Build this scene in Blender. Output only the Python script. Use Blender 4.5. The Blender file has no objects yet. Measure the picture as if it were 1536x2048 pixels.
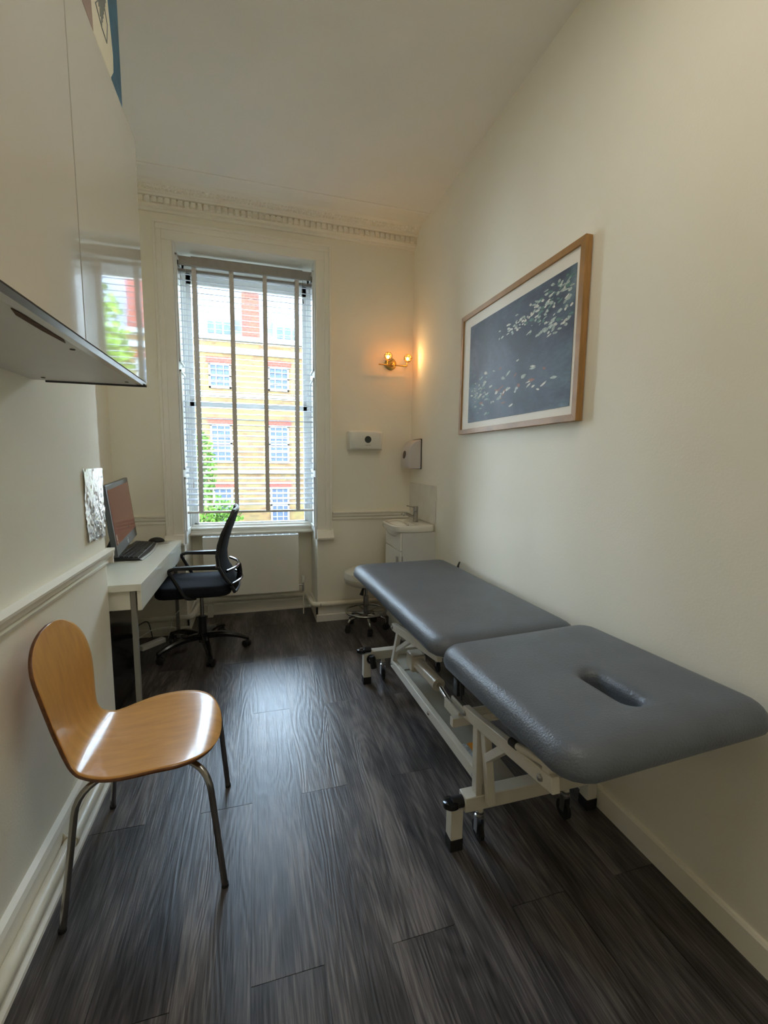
import bpy, bmesh, math, random
from mathutils import Vector, Matrix, noise
random.seed(7)
PI = math.pi
S = bpy.context.scene
COL = S.collection

# ------------------------------------------------------------------ camera
CAM_H = 1.45
F_PX, YAW, PITCH, ROLL = 879.64, 0.283225, 0.115808, -0.0109896
def cam_axes():
    cy, sy, cp, sp, cr, sr = math.cos(YAW), math.sin(YAW), math.cos(PITCH), math.sin(PITCH), math.cos(ROLL), math.sin(ROLL)
    f = Vector((sy*cp, cy*cp, -sp)); r = Vector((cy, -sy, 0)); d = f.cross(r)
    return cr*r + sr*d, -sr*r + cr*d, f
r_, d_, f_ = cam_axes()
cd = bpy.data.cameras.new('camera'); cam = bpy.data.objects.new('camera', cd); COL.objects.link(cam)
m = Matrix.Identity(4)
for i in range(3):
    m[i][0] = r_[i]; m[i][1] = -d_[i]; m[i][2] = -f_[i]
m[0][3], m[1][3], m[2][3] = 0, 0, CAM_H
cam.matrix_world = m
cd.sensor_fit = 'VERTICAL'; cd.sensor_height = 36.0; cd.sensor_width = 27.0
cd.lens = F_PX/2048*36.0; cd.clip_start = 0.02; cd.clip_end = 300
S.camera = cam

# ------------------------------------------------------------------ world, sun, exposure
SKY = 33
w = bpy.data.worlds.new('sky'); S.world = w; w.use_nodes = True
nt = w.node_tree; nt.nodes.clear()
wo = nt.nodes.new('ShaderNodeOutputWorld'); bg = nt.nodes.new('ShaderNodeBackground')
tc = nt.nodes.new('ShaderNodeTexCoord'); sx = nt.nodes.new('ShaderNodeSeparateXYZ'); cr_ = nt.nodes.new('ShaderNodeValToRGB')
cr_.color_ramp.elements[0].position = 0.0; cr_.color_ramp.elements[0].color = (.74, .87, 1, 1)
cr_.color_ramp.elements[1].position = 0.9; cr_.color_ramp.elements[1].color = (.52, .72, 1, 1)
nt.links.new(tc.outputs['Generated'], sx.inputs[0]); nt.links.new(sx.outputs['Z'], cr_.inputs[0])
nt.links.new(cr_.outputs[0], bg.inputs[0]); bg.inputs[1].default_value = SKY
nt.links.new(bg.outputs[0], wo.inputs[0])
sd = bpy.data.lights.new('sun', 'SUN'); sun = bpy.data.objects.new('sun', sd); COL.objects.link(sun)
sd.energy = 1.5; sd.angle = 0.02; sd.color = (1, .93, .8)
sun.rotation_euler = (math.radians(48), 0, math.radians(28))
# daylight portal in the window opening: guides the sampling of the sky, adds no light
pd = bpy.data.lights.new('window_daylight', 'AREA'); po = bpy.data.objects.new('window_daylight', pd); COL.objects.link(po)
pd.shape = 'RECTANGLE'; pd.size = 1.10; pd.size_y = 2.3; po.location = (-.033, 4.45, 1.92); po.rotation_euler = (-PI/2, 0, 0)
pd.cycles.is_portal = True
# fill light added out of view at the ceiling to brighten the room
ld0 = bpy.data.lights.new('added_fill_lamp', 'AREA'); lo0 = bpy.data.objects.new('added_fill_lamp', ld0); COL.objects.link(lo0)
ld0.shape = 'RECTANGLE'; ld0.size = .55; ld0.size_y = 1.1; ld0.energy = 6.6; ld0.color = (1, .96, .86); lo0.location = (.40, .70, 3.352)
S.view_settings.view_transform = 'Standard'; S.view_settings.look = 'None'
S.view_settings.gamma = 1.0; S.view_settings.use_curve_mapping = False
S.view_settings.exposure = 0.45
try:
    S.cycles.use_denoising = True; S.cycles.max_bounces = 14; S.cycles.diffuse_bounces = 9; S.cycles.glossy_bounces = 6
    S.cycles.transparent_max_bounces = 16; S.cycles.sample_clamp_indirect = 12; S.cycles.caustics_refractive = False
except Exception: pass

# ------------------------------------------------------------------ materials
def mat(name, col, rough=.5, metal=0, var=.06, scale=8, bump=0, bscale=60, spec=.5, emit=None, estr=0, coat=0, trans=0, stretch=None):
    M = bpy.data.materials.new(name); M.use_nodes = True
    n, l = M.node_tree.nodes, M.node_tree.links
    p = n['Principled BSDF']
    p.inputs['Roughness'].default_value = rough; p.inputs['Metallic'].default_value = metal
    p.inputs['Specular IOR Level'].default_value = spec; p.inputs['Coat Weight'].default_value = coat
    p.inputs['Coat Roughness'].default_value = .06
    t = n.new('ShaderNodeTexCoord'); mp = n.new('ShaderNodeMapping'); l.new(t.outputs['Object'], mp.inputs[0])
    if stretch: mp.inputs['Scale'].default_value = stretch
    nz = n.new('ShaderNodeTexNoise'); nz.inputs['Scale'].default_value = scale; nz.inputs['Detail'].default_value = 5
    l.new(mp.outputs[0], nz.inputs[0])
    cr = n.new('ShaderNodeValToRGB')
    a = [max(0, c*(1-var)) for c in col]; b = [min(1, c*(1+var)) for c in col]
    cr.color_ramp.elements[0].position = .3; cr.color_ramp.elements[1].position = .7
    cr.color_ramp.elements[0].color = (*a, 1); cr.color_ramp.elements[1].color = (*b, 1)
    l.new(nz.outputs['Fac'], cr.inputs[0]); l.new(cr.outputs[0], p.inputs['Base Color'])
    if bump:
        nb = n.new('ShaderNodeTexNoise'); nb.inputs['Scale'].default_value = bscale; nb.inputs['Detail'].default_value = 4
        l.new(mp.outputs[0], nb.inputs[0])
        bp = n.new('ShaderNodeBump'); bp.inputs['Strength'].default_value = bump; bp.inputs['Distance'].default_value = .01
        l.new(nb.outputs['Fac'], bp.inputs['Height']); l.new(bp.outputs[0], p.inputs['Normal'])
    if emit:
        p.inputs['Emission Color'].default_value = (*emit, 1); p.inputs['Emission Strength'].default_value = estr
    return M
def glassmat(name, tint=(1, 1, 1), gl=.07, rough=.0):
    M = bpy.data.materials.new(name); M.use_nodes = True; n, l = M.node_tree.nodes, M.node_tree.links
    n.clear(); o = n.new('ShaderNodeOutputMaterial'); mx = n.new('ShaderNodeMixShader')
    tr = n.new('ShaderNodeBsdfTransparent'); tr.inputs[0].default_value = (*tint, 1)
    g = n.new('ShaderNodeBsdfGlossy'); g.inputs['Roughness'].default_value = rough
    fr = n.new('ShaderNodeFresnel'); fr.inputs[0].default_value = 1.45
    mu = n.new('ShaderNodeMath'); mu.operation = 'MULTIPLY'; mu.inputs[1].default_value = gl/.04
    l.new(fr.outputs[0], mu.inputs[0]); l.new(mu.outputs[0], mx.inputs[0])
    l.new(tr.outputs[0], mx.inputs[1]); l.new(g.outputs[0], mx.inputs[2]); l.new(mx.outputs[0], o.inputs[0])
    return M

M_WALL = mat('warm_white_wall_paint', (.89, .845, .725), .75, var=.015, scale=2.5, bump=.05, bscale=110, spec=.25)
M_CEIL = mat('ceiling_paint', (.88, .85, .77), .85, var=.02, scale=2, bump=.05, bscale=70, spec=.2)
M_TRIM = mat('white_gloss_trim', (.88, .84, .74), .38, var=.02, scale=4, bump=.05, bscale=50)
M_TRIMC = mat('white_window_paint', (.80, .81, .78), .4, var=.02, scale=4)
M_PIPE = mat('cream_pipe_paint', (.78, .73, .60), .35, var=.05, scale=12, bump=.08, bscale=60)
M_CABW = mat('white_high_gloss_front', (.62, .60, .53), .035, var=.01, scale=2, bump=.03, bscale=5, spec=.7, coat=.6)
M_CABU = mat('white_laminate', (.66, .66, .63), .35, var=.03, scale=6)
M_DARK = mat('dark_parts_and_gap_shade', (.03, .028, .026), .7)  # near-black for small dark parts, also the shade painted into door gaps
M_BLACKPL = mat('black_plastic', (.012, .012, .013), .42, var=.2, scale=20)
M_BLACKGL = mat('black_gloss_plastic', (.008, .008, .009), .12, var=.1)
M_MESH = mat('black_mesh_fabric', (.007, .007, .008), .85, var=.3, scale=300, bump=.4, bscale=500, spec=.12)
M_FABR = mat('black_seat_fabric', (.012, .012, .015), .9, var=.3, scale=200, bump=.3, bscale=400, spec=.2)
M_CHROME = mat('chrome', (.62, .61, .58), .12, 1, var=.04)
M_CHROMED = mat('dull_chrome', (.42, .41, .39), .22, 1, var=.06)
M_STEEL = mat('zinc_steel', (.5, .5, .5), .3, 1, var=.05)
M_BRASS = mat('brushed_brass', (.60, .40, .13), .28, 1, var=.08)
M_CREAMM = mat('cream_powder_coat', (.66, .62, .53), .36, var=.04, scale=9)
M_VINYL = mat('slate_grey_vinyl', (.105, .122, .150), .37, var=.10, scale=7, bump=.22, bscale=160, spec=.5)
M_STOOLV = mat('beige_vinyl', (.56, .51, .40), .45, var=.05)
M_RUB = mat('black_rubber', (.010, .010, .010), .7, var=.2)
M_DESK = mat('white_gloss_desktop', (.86, .85, .74), .14, var=.02, spec=.6)
M_CERAM = mat('white_ceramic', (.80, .77, .68), .10, var=.01, spec=.6)
M_PLAST = mat('white_plastic', (.76, .74, .67), .3, var=.02)
M_PLASTP = mat('pinkish_grey_plastic', (.60, .55, .53), .3, var=.02)
M_BLIND = mat('white_blind_slat', (.62, .65, .70), .4, var=.02)
M_TAUPE = mat('taupe_ladder_tape', (.66, .61, .55), .8, var=.08, scale=60)
M_VAL = mat('taupe_valance', (.36, .335, .30), .6, var=.06, scale=20)
M_OAKF = mat('oak_frame', (.36, .185, .055), .45, var=.22, scale=9, stretch=(9, 1, 1), bump=.1)
M_MAT = mat('picture_mount', (.86, .80, .70), .7, var=.01)
M_GLASS = glassmat('window_glass', (.97, .99, .98), .05)
M_PGLASS = glassmat('picture_glass', (1, 1, 1), .03)

def floor_mat():
    M = bpy.data.materials.new('dark_grey_oak_planks'); M.use_nodes = True; n, l = M.node_tree.nodes, M.node_tree.links
    p = n['Principled BSDF']; p.inputs['Specular IOR Level'].default_value = .5
    at = n.new('ShaderNodeAttribute'); at.attribute_name = 'plank'; at.attribute_type = 'GEOMETRY'
    t = n.new('ShaderNodeTexCoord')
    off = n.new('ShaderNodeVectorMath'); off.operation = 'SCALE'; off.inputs[0].default_value = (7.3, 31.7, 3.1)
    l.new(at.outputs['Fac'], off.inputs['Scale'])
    add = n.new('ShaderNodeVectorMath'); l.new(t.outputs['Object'], add.inputs[0]); l.new(off.outputs[0], add.inputs[1])
    def mapped(sc):
        mp = n.new('ShaderNodeMapping'); mp.inputs['Scale'].default_value = sc; l.new(add.outputs[0], mp.inputs[0]); return mp
    # cathedral grain: bands of a slowly varying stretched noise
    m1 = mapped((7.0, .9, 1)); n1 = n.new('ShaderNodeTexNoise'); n1.inputs['Scale'].default_value = 1.0; n1.inputs['Detail'].default_value = 1.5
    n1.inputs['Distortion'].default_value = .4; l.new(m1.outputs[0], n1.inputs[0])
    mm = n.new('ShaderNodeMath'); mm.operation = 'MULTIPLY'; mm.inputs[1].default_value = 95; l.new(n1.outputs['Fac'], mm.inputs[0])
    sn = n.new('ShaderNodeMath'); sn.operation = 'SINE'; l.new(mm.outputs[0], sn.inputs[0])
    # fine streaks
    m2 = mapped((200, 8, 1)); n2 = n.new('ShaderNodeTexNoise'); n2.inputs['Scale'].default_value = 1.0; n2.inputs['Detail'].default_value = 6; l.new(m2.outputs[0], n2.inputs[0])
    m3 = mapped((10, 2.0, 1)); n3 = n.new('ShaderNodeTexNoise'); n3.inputs['Scale'].default_value = 1.0; n3.inputs['Detail'].default_value = 3; l.new(m3.outputs[0], n3.inputs[0])
    def math_(op, a, b=None):
        q = n.new('ShaderNodeMath'); q.operation = op
        for i, v in enumerate((a, b)):
            if v is None: continue
            if isinstance(v, (int, float)): q.inputs[i].default_value = v
            else: l.new(v, q.inputs[i])
        return q.outputs[0]
    g = math_('MULTIPLY', sn.outputs[0], .075)
    s = math_('MULTIPLY', math_('SUBTRACT', n2.outputs['Fac'], .5), 1.15)
    b = math_('MULTIPLY', math_('SUBTRACT', n3.outputs['Fac'], .5), 1.5)
    pk = math_('MULTIPLY', math_('SUBTRACT', at.outputs['Fac'], .5), .28)
    f = math_('ADD', math_('ADD', g, s), math_('ADD', b, math_('ADD', pk, .47)))
    cr = n.new('ShaderNodeValToRGB'); e = cr.color_ramp.elements
    e[0].position = .12; e[0].color = (.018, .016, .016, 1); e[1].position = .92; e[1].color = (.20, .175, .162, 1)
    k = cr.color_ramp.elements.new(.5); k.color = (.070, .061, .060, 1)
    l.new(f, cr.inputs[0]); l.new(cr.outputs[0], p.inputs['Base Color'])
    rr = n.new('ShaderNodeMapRange'); rr.inputs['To Min'].default_value = .27; rr.inputs['To Max'].default_value = .42; l.new(n2.outputs['Fac'], rr.inputs['Value'])
    l.new(rr.outputs[0], p.inputs['Roughness'])
    bp = n.new('ShaderNodeBump'); bp.inputs['Strength'].default_value = .35; bp.inputs['Distance'].default_value = .002
    hh = math_('ADD', math_('MULTIPLY', sn.outputs[0], .25), n2.outputs['Fac']); l.new(hh, bp.inputs['Height']); l.new(bp.outputs[0], p.inputs['Normal'])
    return M
M_FLOOR = floor_mat()

def ply_mat():
    M = mat('amber_plywood_veneer', (.58, .285, .075), .30, var=.10, scale=5, coat=.35, stretch=(2, 9, 2)); return M
M_PLY = ply_mat(); M_PLYE = mat('dark_plywood_edge', (.16, .06, .02), .4, var=.3, scale=60)

def brick_mat(name, c1, c2, mortar, s=1.0):
    M = bpy.data.materials.new(name); M.use_nodes = True; n, l = M.node_tree.nodes, M.node_tree.links
    p = n['Principled BSDF']; p.inputs['Roughness'].default_value = .9; p.inputs['Specular IOR Level'].default_value = .1
    t = n.new('ShaderNodeTexCoord'); mp = n.new('ShaderNodeMapping'); mp.inputs['Rotation'].default_value = (PI/2, 0, 0)
    l.new(t.outputs['Object'], mp.inputs[0])
    b = n.new('ShaderNodeTexBrick'); b.inputs['Scale'].default_value = 2.0*s; b.inputs['Color1'].default_value = (*c1, 1); b.inputs['Color2'].default_value = (*c2, 1)
    b.inputs['Mortar'].default_value = (*mortar, 1); b.inputs['Mortar Size'].default_value = .012; b.inputs['Bias'].default_value = -.2
    l.new(mp.outputs[0], b.inputs[0])
    nz = n.new('ShaderNodeTexNoise'); nz.inputs['Scale'].default_value = 1.2; nz.inputs['Detail'].default_value = 6; l.new(t.outputs['Object'], nz.inputs[0])
    mx = n.new('ShaderNodeMixRGB'); mx.blend_type = 'MULTIPLY'; mx.inputs[0].default_value = .5
    l.new(b.outputs[0], mx.inputs[1]); l.new(nz.outputs['Color'], mx.inputs[2]); 
    mg = n.new('ShaderNodeMixRGB'); mg.blend_type = 'MIX'; mg.inputs[0].default_value = .25
    l.new(b.outputs[0], mg.inputs[2]); l.new(mx.outputs[0], mg.inputs[1]); l.new(mg.outputs[0], p.inputs['Base Color'])
    return M
M_BRICK = brick_mat('yellow_stock_brick', (.100, .064, .024), (.060, .036, .018), (.080, .062, .042))
M_REDB = brick_mat('red_brick', (.125, .026, .016), (.09, .02, .014), (.09, .055, .045))
M_STONE = mat('white_stucco', (.13, .13, .126), .9, var=.05, spec=.05)
M_SLATE = mat('pale_slate_roof', (.085, .09, .105), .9, var=.15, scale=3, spec=.05)
M_EXTGL = mat('dark_window_pane', (.030, .038, .055), .5, var=.15, spec=.04)
M_LEAF = mat('green_leaves', (.036, .070, .010), .8, var=.5, spec=.05, scale=2)
M_LEAFY = mat('bright_green_leaves', (.085, .135, .016), .8, var=.4, scale=2, spec=.05)
M_BARK = mat('bark', (.12, .08, .05), .9)
M_PAVE = mat('street_paving', (.09, .085, .075), .9, var=.1)

# ------------------------------------------------------------------ mesh builder
class MB:
    def __init__(s): s.v = []; s.f = []; s.mi = []
    def add(s, vs, fs, mi=0):
        o = len(s.v); s.v += [tuple(v) for v in vs]; s.f += [tuple(i+o for i in f) for f in fs]; s.mi += [mi]*len(fs); return s
    def box(s, x0, x1, y0, y1, z0, z1, mi=0, M=None):
        vs = [Vector((x, y, z)) for z in (z0, z1) for y in (y0, y1) for x in (x0, x1)]
        if M: vs = [M @ v for v in vs]
        return s.add(vs, [(0, 2, 3, 1), (4, 5, 7, 6), (0, 1, 5, 4), (2, 6, 7, 3), (0, 4, 6, 2), (1, 3, 7, 5)], mi)
    def beam(s, p0, p1, w, h, up=(0, 0, 1), mi=0):
        p0, p1 = Vector(p0), Vector(p1); d = (p1-p0); L = d.length; d.normalize(); up = Vector(up)
        sx = d.cross(up)
        if sx.length < 1e-4: sx = d.cross(Vector((0, 1, 0)))
        sx.normalize(); u = sx.cross(d)
        vs = []
        for t in (p0, p1):
            for a, b in ((-1, -1), (1, -1), (1, 1), (-1, 1)): vs.append(t + sx*a*w/2 + u*b*h/2)
        return s.add(vs, [(0, 1, 2, 3), (7, 6, 5, 4), (0, 4, 5, 1), (1, 5, 6, 2), (2, 6, 7, 3), (3, 7, 4, 0)], mi)
    def tube(s, pts, r, n=12, mi=0, fillet=0, cap=True, closed=False):
        pts = [Vector(p) for p in pts]
        if fillet:
            q = [pts[0]]
            for i in range(1, len(pts)-1):
                a, b, c = pts[i-1], pts[i], pts[i+1]
                da, dc = (a-b), (c-b); k = min(fillet, da.length*.49, dc.length*.49)
                A = b + da.normalized()*k; C_ = b + dc.normalized()*k
                for t in range(7):
                    u = t/6; q.append(A*(1-u)**2 + b*2*u*(1-u) + C_*u*u)
            q.append(pts[-1]); pts = q
        rs = r if isinstance(r, (list, tuple)) else [r]*len(pts)
        N = len(pts); tang = []
        for i in range(N):
            if closed: t = pts[(i+1) % N]-pts[i-1]
            else: t = pts[min(i+1, N-1)]-pts[max(i-1, 0)]
            tang.append(t.normalized())
        ref = Vector((0, 0, 1)) if abs(tang[0].z) < .9 else Vector((1, 0, 0))
        u = tang[0].cross(ref).normalized(); vs = []
        for i in range(N):
            u = (u - tang[i]*u.dot(tang[i])).normalized(); v = tang[i].cross(u)
            for k in range(n):
                a = 2*PI*k/n; vs.append(pts[i] + (u*math.cos(a)+v*math.sin(a))*rs[i])
        fs = []
        for i in range(N if closed else N-1):
            j = (i+1) % N
            for k in range(n): fs.append((i*n+k, i*n+(k+1) % n, j*n+(k+1) % n, j*n+k))
        if cap and not closed: fs += [tuple(range(n-1, -1, -1)), tuple((N-1)*n+k for k in range(n))]
        return s.add(vs, fs, mi)
    def lathe(s, c, prof, n=24, mi=0, axis=(0, 0, 1), cap=True):
        c = Vector(c); ax = Vector(axis).normalized(); ref = Vector((1, 0, 0)) if abs(ax.x) < .9 else Vector((0, 1, 0))
        u = ax.cross(ref).normalized(); v = ax.cross(u); vs = []
        for r, h in prof:
            for k in range(n):
                a = 2*PI*k/n; vs.append(c + ax*h + (u*math.cos(a)+v*math.sin(a))*r)
        fs = []
        for i in range(len(prof)-1):
            for k in range(n): fs.append((i*n+k, i*n+(k+1) % n, (i+1)*n+(k+1) % n, (i+1)*n+k))
        if cap: fs += [tuple(range(n-1, -1, -1)), tuple((len(prof)-1)*n+k for k in range(n))]
        return s.add(vs, fs, mi)
    def prism(s, poly, axis, a, b, mi=0):
        # poly in the two other axes in order; axis 0/1/2
        def P(p, t):
            q = list(p); q.insert(axis, t); return q
        n = len(poly); vs = [P(p, a) for p in poly] + [P(p, b) for p in poly]
        fs = [tuple(range(n)), tuple(range(2*n-1, n-1, -1))] + [(i, i+n, (i+1) % n+n, (i+1) % n) for i in range(n)]
        return s.add(vs, fs, mi)
    def build(s, name, mats, parent=None, smooth=False, bevel=0, seg=2, solid=0, sub=0):
        me = bpy.data.meshes.new(name)
        o = bpy.data.objects.new(name, me)
        off = Vector((0, 0, 0))
        if parent is not None: off = wloc(parent)
        else:
            if s.v:
                xs = [v[0] for v in s.v]; ys = [v[1] for v in s.v]; zs = [v[2] for v in s.v]
                off = Vector(((min(xs)+max(xs))/2, (min(ys)+max(ys))/2, min(zs)))
        me.from_pydata([Vector(v)-off for v in s.v], [], s.f)
        bm = bmesh.new(); bm.from_mesh(me); bmesh.ops.recalc_face_normals(bm, faces=bm.faces); bm.to_mesh(me); bm.free()
        if not isinstance(mats, (list, tuple)): mats = [mats]
        for m_ in mats: me.materials.append(m_)
        if len(mats) > 1:
            for p, k in zip(me.polygons, s.mi): p.material_index = k
        if smooth:
            for p in me.polygons: p.use_smooth = True
            try: me.set_sharp_from_angle(angle=math.radians(38))
            except Exception: pass
        COL.objects.link(o)
        if parent is not None: o.parent = parent
        else: o.location = off
        if bevel:
            b = o.modifiers.new('bevel', 'BEVEL'); b.width = bevel; b.segments = seg; b.limit_method = 'ANGLE'; b.angle_limit = math.radians(40)
            for p in me.polygons: p.use_smooth = True
            try: me.set_sharp_from_angle(angle=math.radians(38))
            except Exception: pass
            b.harden_normals = False
        return o
def wloc(o):
    p = Vector((0, 0, 0))
    while o is not None: p = p + o.location; o = o.parent
    return p
def thing(name, label, cat, loc, group=None):
    o = bpy.data.objects.new(name, None); COL.objects.link(o); o.location = loc; o.empty_display_size = .1
    o['label'] = label; o['category'] = cat
    if group: o['group'] = group
    return o
def tag(o, label, cat, group=None):
    o['label'] = label; o['category'] = cat
    if group: o['group'] = group
    return o
def struct(o): o['kind'] = 'structure'; return o

# ================================================================== SETTING
XL, XA, XR, YN, YF, ZC = -.735, -1.065, 1.375, -.75, 3.86, 3.41
def build_floor():
    mb = MB(); vals = []
    PW, PL = .2053, 1.372
    mb.box(-1.3, 1.5, YN-.1, 4.42, -.06, -.004); vals += [.2]*6
    k0 = -6
    for k in range(-6, 8):
        x0 = -.045 + k*PW; x1 = x0+PW
        y = 1.112 if k % 2 == 0 else 1.795
        y -= 3*PL
        while y < 4.4:
            a = max(y, YN-.1)+.0010; b = min(y+PL, 4.40)-.0010; v = random.random()
            if b > a:
                xa, xb = max(x0, -1.28)+.0013, min(x1, 1.48)-.0013
                if xb > xa: mb.box(xa, xb, a, b, -.006, 0); vals += [v]*6
            y += PL
    o = mb.build('floor', M_FLOOR); at = o.data.attributes.new('plank', 'FLOAT', 'FACE')
    for i, v in enumerate(vals): at.data[i].value = v
    return struct(o)
build_floor()
struct(MB().box(-1.3, XL, YN, 2.48, 0, ZC+.05).build('wall_left', M_WALL, bevel=.006))
struct(MB().box(-1.2, XA, 2.48, YF+.3, 0, ZC+.05).build('wall_alcove', M_WALL))
struct(MB().box(XR, 1.5, YN, 4.42, 0, ZC+.05).build('wall_right', M_WALL))
struct(MB().box(-1.3, 1.5, YN-.12, YN, 0, ZC+.05).build('wall_near', M_WALL))
WX0, WX1, WZ1, WZ0 = -.575, .51, 3.085, .77
mb = MB(); mb.box(-1.3, WX0, YF, 4.42, 0, ZC+.05); mb.box(WX1, 1.5, YF, 4.42, 0, ZC+.05); mb.box(WX0, WX1, YF, 4.42, WZ1, ZC+.05); mb.box(WX0, WX1, 4.30, 4.42, 0, WZ0)
struct(mb.build('wall_far', M_WALL))
# slightly uneven old ceiling
def ceiling():
    mb = MB(); nx, ny = 24, 44; vs = []
    for j in range(ny+1):
        for i in range(nx+1):
            x = -1.3+2.8*i/nx; y = YN-.1+(4.42-YN+.1)*j/ny
            vs.append((x, y, ZC + .008*noise.noise(Vector((x*1.3, y*1.1, 3)))))
    fs = [(j*(nx+1)+i, j*(nx+1)+i+1, (j+1)*(nx+1)+i+1, (j+1)*(nx+1)+i) for j in range(ny) for i in range(nx)]
    mb.add(vs, fs); mb.box(-1.3, 1.5, YN-.1, 4.42, ZC+.03, ZC+.12)
    return struct(mb.build('ceiling', M_CEIL, smooth=True))
ceiling()
cp = thing('added_fill_panel', 'white rectangular fill light panel added out of view on the ceiling', 'ceiling light', (.40, .70, 3.36))  # added fitting for the fill light, out of view
MB().box(.09, .71, .11, 1.29, 3.36, 3.43).build('housing', M_TRIMC, cp)
MB().box(.125, .675, .15, 1.25, 3.3535, 3.361).build('diffuser', mat('added_panel_glow', (.9, .9, .86), .5, emit=(1, .96, .86), estr=1.2), cp)  # glowing face of the added panel, helps brighten the room
# plaster cornice on the window wall
def cornice():
    mb = MB()
    prof = [(3.862, 3.275), (3.845, 3.275), (3.84, 3.293), (3.822, 3.298), (3.818, 3.305), (3.81, 3.31), (3.81, 3.352), (3.785, 3.356), (3.775, 3.366), (3.765, 3.368), (3.762, 3.378), (3.71, 3.398), (3.69, 3.408), (3.672, 3.409), (3.665, 3.415), (3.662, 3.43), (3.862, 3.43)]
    mb.prism(prof, 0, XA, XR)
    x = XA+.02
    while x < XR-.02:
        mb.box(x, x+.031, 3.790, 3.812, 3.314, 3.350); x += .0445
    # moulded leaf row
    x = XA+.02; random.seed(3)
    while x < XR-.01:
        for row in range(2):
            cx, cy, cz = x+random.uniform(-.003, .003)+row*.012, 3.750-row*.026, 3.381+row*.010
            r = random.uniform(.009, .013)
            mb.lathe((cx, cy, cz), [(.0, -r*.8), (r*.7, -r*.5), (r, 0), (r*.7, r*.6), (0, r*.8)], 6, cap=False)
        x += .026
    return struct(mb.build('trim_1', M_TRIM))
cornice()
struct(MB().prism([(3.67, 3.418), (3.52, 3.400), (3.50, 3.404), (3.50, 3.43), (3.67, 3.43)], 0, XA, XR).build('trim_2', M_CEIL))
# dado rails
def rail_prof(w0, sgn):   # (offset from wall, z)
    return [(w0, .922), (w0+sgn*.010, .922), (w0+sgn*.014, .934), (w0+sgn*.010, .941), (w0+sgn*.014, .950), (w0+sgn*.026, .958), (w0+sgn*.028, .974), (w0+sgn*.038, .982), (w0+sgn*.040, .993), (w0, .996)]
mb = MB(); mb.prism(rail_prof(XL, 1), 1, YN, 2.48); mb.prism([(y, z) for y, z in rail_prof(2.48, 1)], 0, XA, XL+.030)
struct(mb.build('trim_3', M_TRIM))
mb = MB(); mb.prism(rail_prof(YF, -1), 0, .645, XR); mb.prism(rail_prof(YF, -1), 0, XA, -.705)
struct(mb.build('trim_4', M_TRIM))
# skirting boards
mb = MB(); mb.prism([(XL, 0), (-.655, 0), (-.657, .010), (-.705, .018), (-.708, .105), (-.715, .12), (XL, .125)], 1, YN, 2.48)
mb.prism([(2.48, 0), (2.50, 0), (2.50, .11), (2.48, .125)], 0, XA, XL+.02)
struct(mb.build('baseboard_left', M_TRIM))
mb = MB(); mb.prism([(XR, 0), (1.360, 0), (1.360, .085), (1.366, .093), (XR, .095)], 1, YN, YF); struct(mb.build('baseboard_right', M_WALL))
mb = MB(); pf = [(YF, 0), (3.835, 0), (3.835, .06), (3.842, .066), (3.842, .135), (3.85, .145), (YF, .15)]
mb.prism(pf, 0, .495, XR); mb.prism(pf, 0, XA, -.56)
mb.box(.495, WX1, 3.842, 4.30, 0, .14); mb.box(WX0, -.56, 3.842, 4.30, 0, .14)
mb.prism([(4.30, 0), (4.255, 0), (4.255, .012), (4.28, .018), (4.28, .085), (4.285, .095), (4.30, .10)], 0, WX0, WX1)
struct(mb.build('baseboard_far', M_TRIM))

# ------------------------------------------------------------------ window
win = bpy.data.objects.new('window_1', None); COL.objects.link(win); win.location = (-.03, 4.2, .77); struct(win)
mb = MB()
def casing_v(xi, sgn):
    xo = xi+sgn*.128
    for a, b, d in ((xi, xi+sgn*.075, .018), (xi+sgn*.070, xi+sgn*.115, .027), (xi+sgn*.108, xo, .040)):
        mb.box(min(a, b), max(a, b), YF-d, YF+.001, .83, WZ1+abs(a-xi))
    # moulded foot block
    pr = [(YF, .757), (YF-.072, .757), (YF-.078, .775), (YF-.060, .795), (YF-.046, .815), (YF-.042, .835), (YF, .845)]
    x0, x1 = min(xi-sgn*.006, xo+sgn*.012), max(xi-sgn*.006, xo+sgn*.012)
    mb.prism(pr, 0, x0, x1)
casing_v(WX0, -1); casing_v(WX1, 1)
for a, b, d in ((0, .075, .018), (.070, .115, .027), (.108, .128, .040)):
    mb.box(WX0-b, WX1+b, YF-d, YF+.001, WZ1+a, WZ1+b)
mb.build('casing', M_TRIM, win, bevel=.003)
# panelled shutter reveals either side
mb = MB()
for xs, sg in ((WX0, 1), (WX1, -1)):
    def bx(a, b, y0, y1, z0, z1): mb.box(min(a, b), max(a, b), y0, y1, z0, z1)
    bx(xs, xs+sg*.012, YF, 4.19, .80, WZ1)
    for z0, z1 in ((.85, 1.30), (1.36, 2.15), (2.21, 3.02)):
        bx(xs+sg*.010, xs+sg*.024, YF+.03, YF+.045, z0, z1); bx(xs+sg*.010, xs+sg*.024, 4.12, 4.135, z0, z1)
        bx(xs+sg*.010, xs+sg*.024, YF+.03, 4.135, z0, z0+.015); bx(xs+sg*.010, xs+sg*.024, YF+.03, 4.135, z1-.015, z1)
    # scrolled toe below the shutter
    mb.prism([(YF-.01, .757), (YF+.07, .757), (YF+.06, .79), (YF+.03, .82), (YF+.025, .86), (YF-.01, .87)], 0, min(xs, xs+sg*.022), max(xs, xs+sg*.022))
mb.build('shutter_case', M_TRIMC, win, bevel=.002)
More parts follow.
